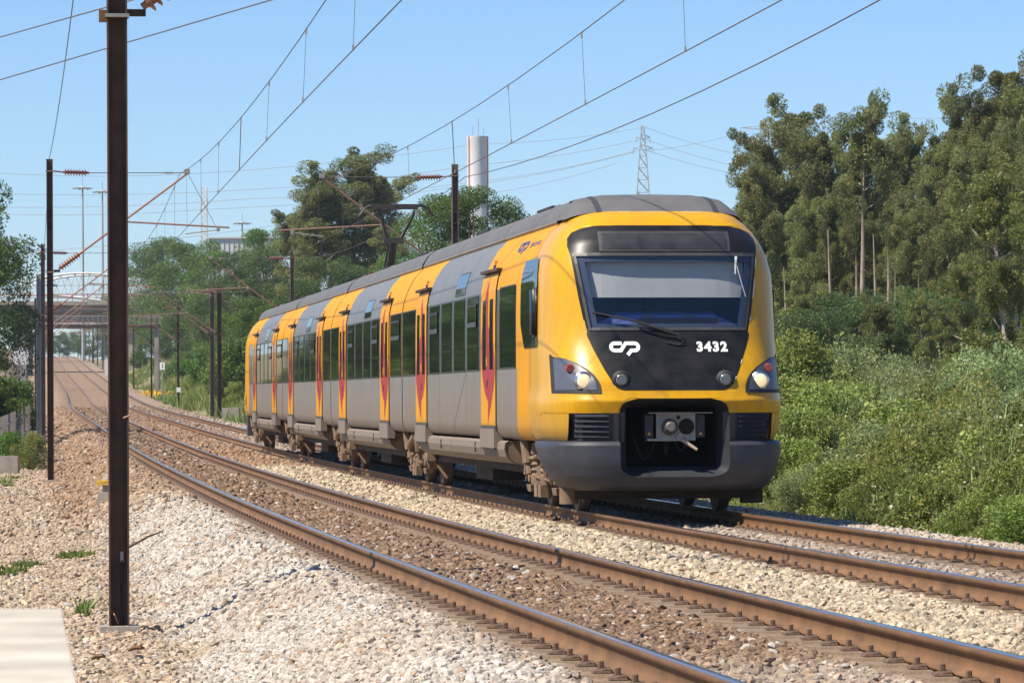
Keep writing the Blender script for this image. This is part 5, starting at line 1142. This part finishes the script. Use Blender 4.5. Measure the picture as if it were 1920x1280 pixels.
gp = [gpt(*q) for q in ((8, 905), (30, 895), (5, 885), (20, 1068), (50, 1058), (0, 1075), (150, 1038), (135, 1042), (10, 910), (25, 815), (10, 790), (50, 765), (20, 830))]
grass('grass_tufts', [p.x for p in gp], [p.y for p in gp], [.20] * len(gp), 520, .055, 'grass', 'low green grass tufts in the gravel at the left edge')
gw = [gpt(*q) for q in ((160, 1140), (155, 1150), (235, 1125))]
grass('roadside_weed', [p.x for p in gw[:2]], [p.y for p in gw[:2]], [.05, .05], 70, .09, 'grass', 'small green weed left of the nearest mast foot')
xs_, ys_, ss_ = [], [], []
for k in range(150):
    Y = rng.uniform(205, 560); d = rng.uniform(5.6, 13); p = line_pt(y2s(Y), d); xs_.append(p[0]); ys_.append(p[1]); ss_.append(rng.uniform(.7, 2.0))
grass('bank_grass', xs_, ys_, ss_, 140, .45, 'grass', 'rough green grass on the bank by the paired masts'); grass('dry_bank_grass', [x + .8 for x in xs_[:70]], ys_[:70], ss_[:70], 120, .40, 'drygrass', 'dry straw grass on the earth bank behind the right masts')
xs_, ys_, ss_ = [], [], []
for k in range(110):
    Y = rng.uniform(70, 330); d = -rng.uniform(7.2, 15); p = line_pt(y2s(Y), d); xs_.append(p[0]); ys_.append(p[1]); ss_.append(rng.uniform(.4, 1.6))
grass('verge_grass', xs_, ys_, ss_, 110, .22, 'grass', 'patchy grass on the verge left of the masts')
fl = [line_pt(y2s(400 + q * 3), RO + .3 + (q % 3) * .5) for q in range(3)]
C = np.concatenate([np.asarray(p) + rng.normal(0, 1, (220, 3)) * np.array([.8, 1.5, .12]) + np.array([0, 0, -.2]) for p in fl]); v, q = leaf_quads(C, .16, .8, rng, 0, 1); o = link('yellow_flowers', np_mesh('yellow_flowers', v, q, ['yellow_fl'])); tag(o, 'patch of yellow flowers at the foot of the dark mast right of the nearest mast', 'flowers', kind='stuff')

# ------------------------------------------------------------------ far structures
def far(px, py, Y): return at(px, py, Y)
# road bridge over the line
Yb_ = 585.0; a, e = far(-160, 600, Yb_), far(420, 600, Yb_); zt, zb_ = far(150, 566, Yb_).z, far(150, 604, Yb_).z
br = tag(empty('road_bridge', (far(150, 700, Yb_).x, Yb_, float(zc(Yb_)))), 'grey concrete road bridge crossing the line far away at left', 'bridge'); O = Vector(br.location)
def lbox(b, x0, x1, y0, y1, z0, z1, m): b.box(((x0 + x1) / 2 - O.x, (y0 + y1) / 2 - O.y, (z0 + z1) / 2 - O.z), (x1 - x0, y1 - y0, z1 - z0), m)
b = MB(); lbox(b, a.x, e.x, Yb_ - 4.5, Yb_ + 4.5, zb_ + 1.35, zt - .55, 'concrete_dark'); lbox(b, a.x, e.x, Yb_ - 5.2, Yb_ + 5.2, zt - .55, zt, 'concrete'); b.build('deck', br)
for q in (-3, -1, 1, 3): b = MB(); lbox(b, a.x, e.x, Yb_ + q - .35, Yb_ + q + .35, zb_, zb_ + 1.35, 'concrete_dark'); b.build('girder', br)
b = MB(); lbox(b, a.x, e.x, Yb_ - 5.1, Yb_ - 5.0, zt + .85, zt + 1.0, 'red_stripe'); lbox(b, a.x, e.x, Yb_ - 5.1, Yb_ - 5.0, zt + .4, zt + .47, 'red_stripe')
for k in range(22): x = a.x + (e.x - a.x) * k / 21; lbox(b, x - .05, x + .05, Yb_ - 5.1, Yb_ - 5.0, zt, zt + 1.0, 'red_stripe')
b.build('railing', br)
for px0, px1 in ((28, 54), (238, 262), (-60, -30), (330, 350)): b = MB(); lbox(b, far(px0, 0, Yb_).x, far(px1, 0, Yb_).x, Yb_ - 3.5, Yb_ + 3.5, float(zc(Yb_)) - 3, zb_, 'concrete'); b.build('pier', br)
# pipe bridge in front of it
Yp = 428.0; a, e = far(40, 609, Yp), far(300, 609, Yp); b = MB(); z = far(150, 611, Yp).z
pb = tag(empty('footbridge', (far(170, 700, Yp).x, Yp, float(zc(Yp)))), 'thin dark footbridge spanning the line in front of the road bridge', 'bridge'); O = Vector(pb.location)
lbox(b, a.x, e.x, Yp - .8, Yp + .8, z - .25, z + .15, 'dusty_dark'); b.build('deck', pb)
b = MB()
for yy in (-.75, .75):
    lbox(b, a.x, e.x, Yp + yy - .03, Yp + yy + .03, z + 1.0, z + 1.06, 'galv')
    for k in range(28): x = a.x + (e.x - a.x) * k / 27; lbox(b, x - .02, x + .02, Yp + yy - .03, Yp + yy + .03, z + .15, z + 1.0, 'galv')
b.build('railing', pb)
for px in (44, 292): b = MB(); lbox(b, far(px - 4, 0, Yp).x, far(px + 4, 0, Yp).x, Yp - .5, Yp + .5, float(zc(Yp)) - 1, z, 'concrete_dark'); b.build('pier', pb)
# gantry beam whose shadow crosses the line farther on
# white arched truss roof behind the bridge
Yt = 760.0; tr = tag(empty('arched_truss', (far(150, 0, Yt).x, Yt, far(150, 560, Yt).z)), 'white arched steel truss rising behind the road bridge', 'truss'); O = Vector(tr.location)
N_ = 18; X0, X1 = far(38, 0, Yt).x, far(280, 0, Yt).x; zl, zh = far(150, 552, Yt).z, far(150, 514, Yt).z
for dy in (-6, 6):
    b = MB(); top, bot = [], []
    for k in range(N_ + 1):
        t = k / N_; x = X0 + (X1 - X0) * t; s_ = math.sin(math.pi * (.08 + .84 * t)); top.append(Vector((x, Yt + dy, zl + (zh - zl) * s_ ** .7)) - O); bot.append(Vector((x, Yt + dy, zl - 1.6 * t * t * 2)) - O)
    b.path(top, .22, 'white_steel', n=6); b.build('top_chord', tr); b = MB(); b.path(bot, .22, 'white_steel', n=6); b.build('bottom_chord', tr)
    for k in range(N_): b = MB(); b.tube(bot[k] if k % 2 else top[k], top[k + 1] if k % 2 else bot[k + 1], .09, 'white_steel', n=5); b.build('brace', tr)
b = MB(); O2 = O
b.box((0, 10, -2.5), (abs(X1 - X0) * 1.6, 8, 4.0), 'white_wall'); b.build('deck_panel', tr)
# white building behind the trees
Yw = 620; a, e = far(392, 447, Yw), far(512, 447, Yw); wb = tag(empty('white_building', ((a.x + e.x) / 2, Yw, 6.0)), 'flat white industrial building behind the green trees', 'building'); h = a.z - 6
b = MB(); b.box((0, 8, h / 2), (e.x - a.x, 16, h), 'white_wall'); b.build('wall', wb); b = MB(); b.box((0, 8, h + .12), (e.x - a.x + .5, 16.5, .25), 'white_steel'); b.build('roof_edge', wb)
for k in range(14): b = MB(); x = (k / 13 - .5) * (e.x - a.x) * .97; b.box((x, -.04, h / 2), (.07, .08, h - .3), 'concrete'); b.build('cladding_rib', wb)
# water tower
Yw = 640; p = far(896, 400, Yw); r = 19 * Yw / F_PX; zt = far(896, 256, Yw).z
wt = tag(empty('water_tower', (p.x, Yw, 2.0)), 'tall white cylindrical tower with rusty vertical stripes behind mast 37', 'tower'); h = zt - 2
b = MB(); b.lathe((0, 0, 0), (0, 0, h), [(0, r), (.63, r), (.632, r * 1.02), (.64, r * 1.02), (.642, r), (.985, r), (.99, r * 1.03), (1, r * 1.03)], 'white_wall', n=40); b.build('shaft', wt, auto=30)
for a_ in (-143, -8, 75): q = math.radians(a_); b = MB(); b.box((math.cos(q) * r * 1.01, math.sin(q) * r * 1.01, h / 2), (.26, .26, h), 'orange_stripe'); b.build('rusty_pipe', wt)
for x in (-.45, .1, .6): b = MB(); b.tube((r * x, 0, h), (r * x, 0, h + (1.6, 2.8, 1.2)[int(x * 2 + 1.2) % 3]), .05, 'lattice'); b.build('aerial', wt)
# lattice towers
def lattice(name, px, ytop, ybase, Y, wb_, wt_, label, arms, m='lattice', r=.09, zb=None, cat='pylon', nseg=13):
    p = far(px, 0, Y); zb = float(zc(Y)) if zb is None else zb; zt = far(px, ytop, Y).z; H_ = zt - zb; root = tag(empty(name, (p.x, Y, zb)), label, cat)
    cx = lambda t, sx, sy: Vector((sx * (wb_ + (wt_ - wb_) * t) / 2, sy * (wb_ + (wt_ - wb_) * t) / 2, H_ * t))
    for sx in (-1, 1):
        for sy in (-1, 1): b = MB(); b.tube(cx(0, sx, sy), cx(1, sx, sy), r, m, n=4); b.build('leg', root)
    ts = [1 - (1 - k / nseg) ** 1.15 for k in range(nseg + 1)]; b = MB()
    for t0, t1 in zip(ts[:-1], ts[1:]):
        for sx, sy, tx_, ty in ((-1, -1, 1, -1), (1, -1, 1, 1), (1, 1, -1, 1), (-1, 1, -1, -1)):
            b.tube(cx(t0, sx, sy), cx(t1, tx_, ty), r * .6, m, n=4, caps=False); b.tube(cx(t0, tx_, ty), cx(t1, sx, sy), r * .6, m, n=4, caps=False); b.tube(cx(t1, sx, sy), cx(t1, tx_, ty), r * .5, m, n=4, caps=False)
    b.build('bracing', root)
    for t, L_ in arms:
        b = MB(); z = H_ * t
        for sx in (-1, 1): b.tube((0, 0, z + .5), (sx * L_, 0, z), r * .7, m, n=4); b.tube((0, 0, z - .4), (sx * L_, 0, z), r * .7, m, n=4); b.tube((sx * L_, 0, z), (sx * L_, 0, z - 1.0), r * .5, m, n=4)
        b.build('cross_arm', root)
    return root, H_
Y1 = 720; lattice('power_pylon', 1205, 237, 0, Y1, 6.2, .5, 'steel lattice power pylon standing above the train roof', [(.953, 1.2), (.907, 1.7)], r=.09, nseg=18)
lattice('far_pylon', 1433, 233, 0, 900, 5, 1.6, 'top of a far pylon above the left crown of the wood', [(.985, 5.2)], r=.12)
lattice('radio_mast', 382, 352, 0, 700, 1.3, .9, 'thin white radio mast above the trees left of the train', [(.93, .6)], m='white_steel', r=.07, cat='radio mast', nseg=24)
def lightpole(px, ytop, Y, lab):
    p = far(px, 0, Y); zb = float(zc(Y)); h = far(px, ytop, Y).z - zb; root = tag(empty('high_mast_light', (p.x, Y, zb)), lab, 'light mast', 'high-mast lights on the horizon'); b = MB(); b.tube((0, 0, 0), (0, 0, h), .32, 'lattice', r1=.14, n=8); b.build('pole', root)
    b = MB(); b.lathe((0, 0, h - .5), (0, 0, h), [(0, 1.3), (.3, 1.4), (.35, .7), (1, .25)], 'lattice', n=12)
    for k in range(6): q = k * math.pi / 3; b.box((math.cos(q) * 1.5, math.sin(q) * 1.5, h - .45), (.55, .55, .25), 'galv')
    b.build('lamp_ring', root); b = MB(); b.tube((0, 0, h), (0, 0, h + 1.6), .05, 'lattice'); b.build('spike', root)
for px, yt, Y, lab in ((154, 349, 760, 'tallest high-mast light left of the nearest mast'), (191, 356, 770, 'second high-mast light, half hidden beside the nearest mast'), (49, 452, 900, 'low high-mast light at the far left above the dark tree'), (453, 415, 820, 'high-mast light beside the white building')): lightpole(px, yt, Y, lab)
# power lines
PL = [((-40, 322), (360, 326), (900, 270), (1202, 240)), ((-40, 362), (480, 355), (880, 310), (1200, 262)), ((-40, 388), (480, 372), (900, 340), (1195, 282)), ((-40, 400), (400, 392), (860, 350), (1190, 285)), ((-40, 478), (500, 425), (900, 365), (1160, 305))]
for j, pts in enumerate(PL): sagwire('power_line', [far(x, y, 720) for x, y in pts], .6, .045, ('highest', 'second', 'third', 'fourth', 'lowest')[j] + ' thin power line left of the lattice pylon', m='wire_far', n=6)
for j, pts in enumerate([((1208, 238), (1440, 300), (1700, 330)), ((1212, 262), (1440, 322), (1700, 360)), ((1216, 283), (1440, 335), (1700, 375)), ((1433, 240), (1660, 220), (1960, 210)), ((1210, 283), (1420, 240), (1433, 236))]): sagwire('power_line', [far(x, y, 730) for x, y in pts], .6, .045, ('highest', 'second', 'third')[j] + ' thin power line right of the lattice pylon' if j < 3 else ('power line running right from the far pylon top', 'power line between the two pylons')[j - 3], m='wire_far', n=6)
# signal, cabinet, sign beside the line far away
p = Vector(line_pt(y2s(560), RO - .2)); sg = tag(empty('railway_signal', p), 'railway signal showing red beside the far line', 'signal'); b = MB(); b.tube((0, 0, -.6), (0, 0, 5.2), .12, 'mast_grey'); b.build('post', sg)
b = MB(); b.box((0, 0, 4.6), (.6, .25, 1.5), 'blackplate'); b.build('head', sg); b = MB(); b.lathe((0, -.13, 4.55), (0, -.22, 4.55), [(0, .24), (1, .22)], 'redlight', n=14); b.build('red_light', sg); b = MB(); b.box((0, 0, 2.6), (.7, .4, .2), 'mast_grey'); b.build('platform', sg)
p = Vector(line_pt(y2s(548), RO - .6)); b = MB(); b.box((-.3, 0, .9), (.9, .7, 2.6), 'white_wall'); b.box((-.3, 0, 2.25), (1.0, .8, .1), 'concrete'); b.box((-.3, -.36, .9), (.02, .02, 2.2), 'lattice'); o = b.build('equipment_cabinet'); o.location = p; tag(o, 'pale trackside cabinet left of the red signal', 'cabinet')
p = Vector(line_pt(y2s(372), RO + .6)); sn = tag(empty('white_sign', p), 'small white sign on a thin post by the line', 'sign'); b = MB(); b.tube((0, 0, -.7), (0, 0, 3.2), .05, 'mast_grey'); b.build('post', sn); b = MB(); b.box((0, -.07, 2.6), (.46, .03, .66), 'white'); b.build('plate', sn); b = MB(); b.box((.03, -.09, 2.62), (.06, .01, .42), 'blackplate'); b.build('mark', sn)
# concrete block by the paired masts
p = gpt(434, 790, -.35); Yk = 226.0; p = at(434, 792, Yk); b = MB(); zg = float(zc(Yk)) - .7; z1 = at(434, 764, Yk).z; b.box((0, 0, (z1 - zg) / 2), (.95, 1.6, z1 - zg), 'concrete', taper=.97); o = b.build('concrete_block'); o.location = (p.x, Yk, zg); tag(o, 'weathered concrete block between the paired masts and the train', 'concrete block')
# white plate on the mast, red band
p = Vector(line_pt(y2s(302), RO)); b = MB(); b.box((0, -.13, 1.0), (.30, .02, .34), 'white'); o = b.build('mast_plate'); o.location = p; tag(o, 'small white plate fixed to the mast left of the paired masts', 'plate')
# picket fence and concrete wall at the left edge
A, E = at(-8, 800, 128), at(58, 700, 218); A.z = float(ground_z(np.array(A.x), np.array(A.y))); E.z = float(ground_z(np.array(E.x), np.array(E.y)))
fc = tag(empty('picket_fence', A), 'weathered wooden picket fence receding at the left edge', 'fence'); d = E - A; n = 70; b = MB(); b.box((0, 0, .75), (.15, .035, 1.55), 'fence'); o = b.build('picket'); pm = o.data; bpy.data.objects.remove(o); an = math.atan2(d.y, d.x)
for k in range(n): o = link('picket', pm, fc); q = d * (k / n); o.location = q; o.rotation_euler = (0, random.uniform(-.03, .03), an + random.uniform(-.1, .1))
for z in (.4, 1.2): b = MB(); b.path([Vector((.05, 0, z)), d + Vector((.05, 0, z))], .04, 'fence', n=4); b.build('rail', fc)
p = at(4, 780, 112); b = MB(); zg = float(ground_z(np.array(p.x), np.array(112.0))); b.box((0, 0, .32), (1.6, .5, .75), 'concrete'); o = b.build('concrete_wall_block'); o.location = (p.x - .35, 112, zg); tag(o, 'grey concrete block at the left edge in front of the fence', 'concrete block')
p = at(40, 668, 250); b = MB(); b.box((0, 0, 0), (.9, .1, 1.0), 'white_wall'); b.tube((0, .05, -.5), (0, .05, -4), .05, 'mast_grey'); o = b.build('trackside_board'); o.location = p; tag(o, 'pale board on a post beside the left masts', 'sign')

# ------------------------------------------------------------------ near bits on the left
# blurred wall top in the corner
b = MB(); q1 = at(115, 1140, 6.16); p = Vector((q1.x, 6.16, -.75)); zt_ = q1.z; xf = at(150, 1300, 4.2).x; sl = (xf - q1.x) / (4.2 - 6.16); cs = [(-3.0, 3.4), (q1.x + sl * (3.4 - 6.16), 3.4), (q1.x, 6.16), (-3.0, 6.16)]
vs_ = [Vector((x, y, -.75)) - p for x, y in cs] + [Vector((x, y, zt_)) - p for x, y in cs]
b.add(vs_, [(3, 2, 1, 0), (4, 5, 6, 7), (0, 1, 5, 4), (1, 2, 6, 5), (2, 3, 7, 6), (3, 0, 4, 7)], 'concrete_pale')
o = b.build('concrete_parapet'); o.location = p; tag(o, 'blurred pale concrete parapet in the bottom left corner', 'parapet')
# block with yellow covers behind the nearest mast
p = gpt(206, 948, -.60); b = MB(); zz = 8003 / 8003
bx = tag(empty('junction_box', (p.x, p.y, p.z)), 'concrete block with yellow cover half hidden behind the nearest mast', 'junction box', None); b.box((0, 0, .12), (.42, .5, .30), 'concrete', taper=.95); b.build('base', bx)
for k, z in enumerate((.42, .47)): b = MB(); b.box((-.06, 0, z), (.34, .40, .035), 'boxyellow', rot=Euler((0, .05 * (1 - 2 * k), 0)).to_matrix()); b.build('cover', bx)
b = MB(); b.box((-.02, 0, .34), (.2, .3, .14), 'concrete_dark'); b.build('body', bx)
p = gpt(263, 922, -.50); b = MB(); b.box((0, 0, .05), (.10, .12, .10), 'rust'); b.box((0, -.062, .05), (.05, .01, .06), 'black'); o = b.build('rusty_bracket'); o.location = p; tag(o, 'small rusty iron bracket on the ballast right of the nearest mast', 'bracket')
a, e = gpt(240, 1034, -.48), gpt(308, 1003, -.40); b = MB(); b.path([a + Vector((0, 0, .05)), a.lerp(e, .5) + Vector((.03, 0, .09)), e + Vector((0, 0, .06))], [.016, .014, .009], 'bark_dark'); o = b.build('stick'); tag(o, 'dark bent stick lying on the white ballast beside the nearest mast', 'stick')
for (x, y, s, lab) in ((256, 1222, 1.0, 'dark rusty iron plate lying in the gravel below the nearest mast'), (185, 1238, .8, 'curved rusty iron piece in the gravel beside the parapet')):
    p = gpt(x, y, -.60); b = MB(); b.path([p + Vector((-.06 * s, 0, .015)), p + Vector((-.02 * s, -.02, .035)), p + Vector((.03 * s, -.02, .04)), p + Vector((.06 * s, .01, .03))], [.012, .02, .02, .01], 'rust', n=6); o = b.build('rusty_scrap'); tag(o, lab, 'scrap iron')

# ------------------------------------------------------------------ air: thin even haze over the whole valley
hm = bpy.data.materials.new('thin_haze'); hm.use_nodes = True; hn = hm.node_tree; hn.nodes.remove(hn.nodes['Principled BSDF'])
pvn = hn.nodes.new('ShaderNodeVolumePrincipled'); pvn.inputs['Color'].default_value = (.78, .89, 1, 1); pvn.inputs['Density'].default_value = 0.00011; pvn.inputs['Anisotropy'].default_value = 0.2
hn.links.new(pvn.outputs[0], hn.nodes['Material Output'].inputs['Volume']); M['haze'] = hm
b = MB(); b.box((-140, 1310, 31.5), (2700, 2760, 69), 'haze'); tag(b.build('haze'), kind='stuff')
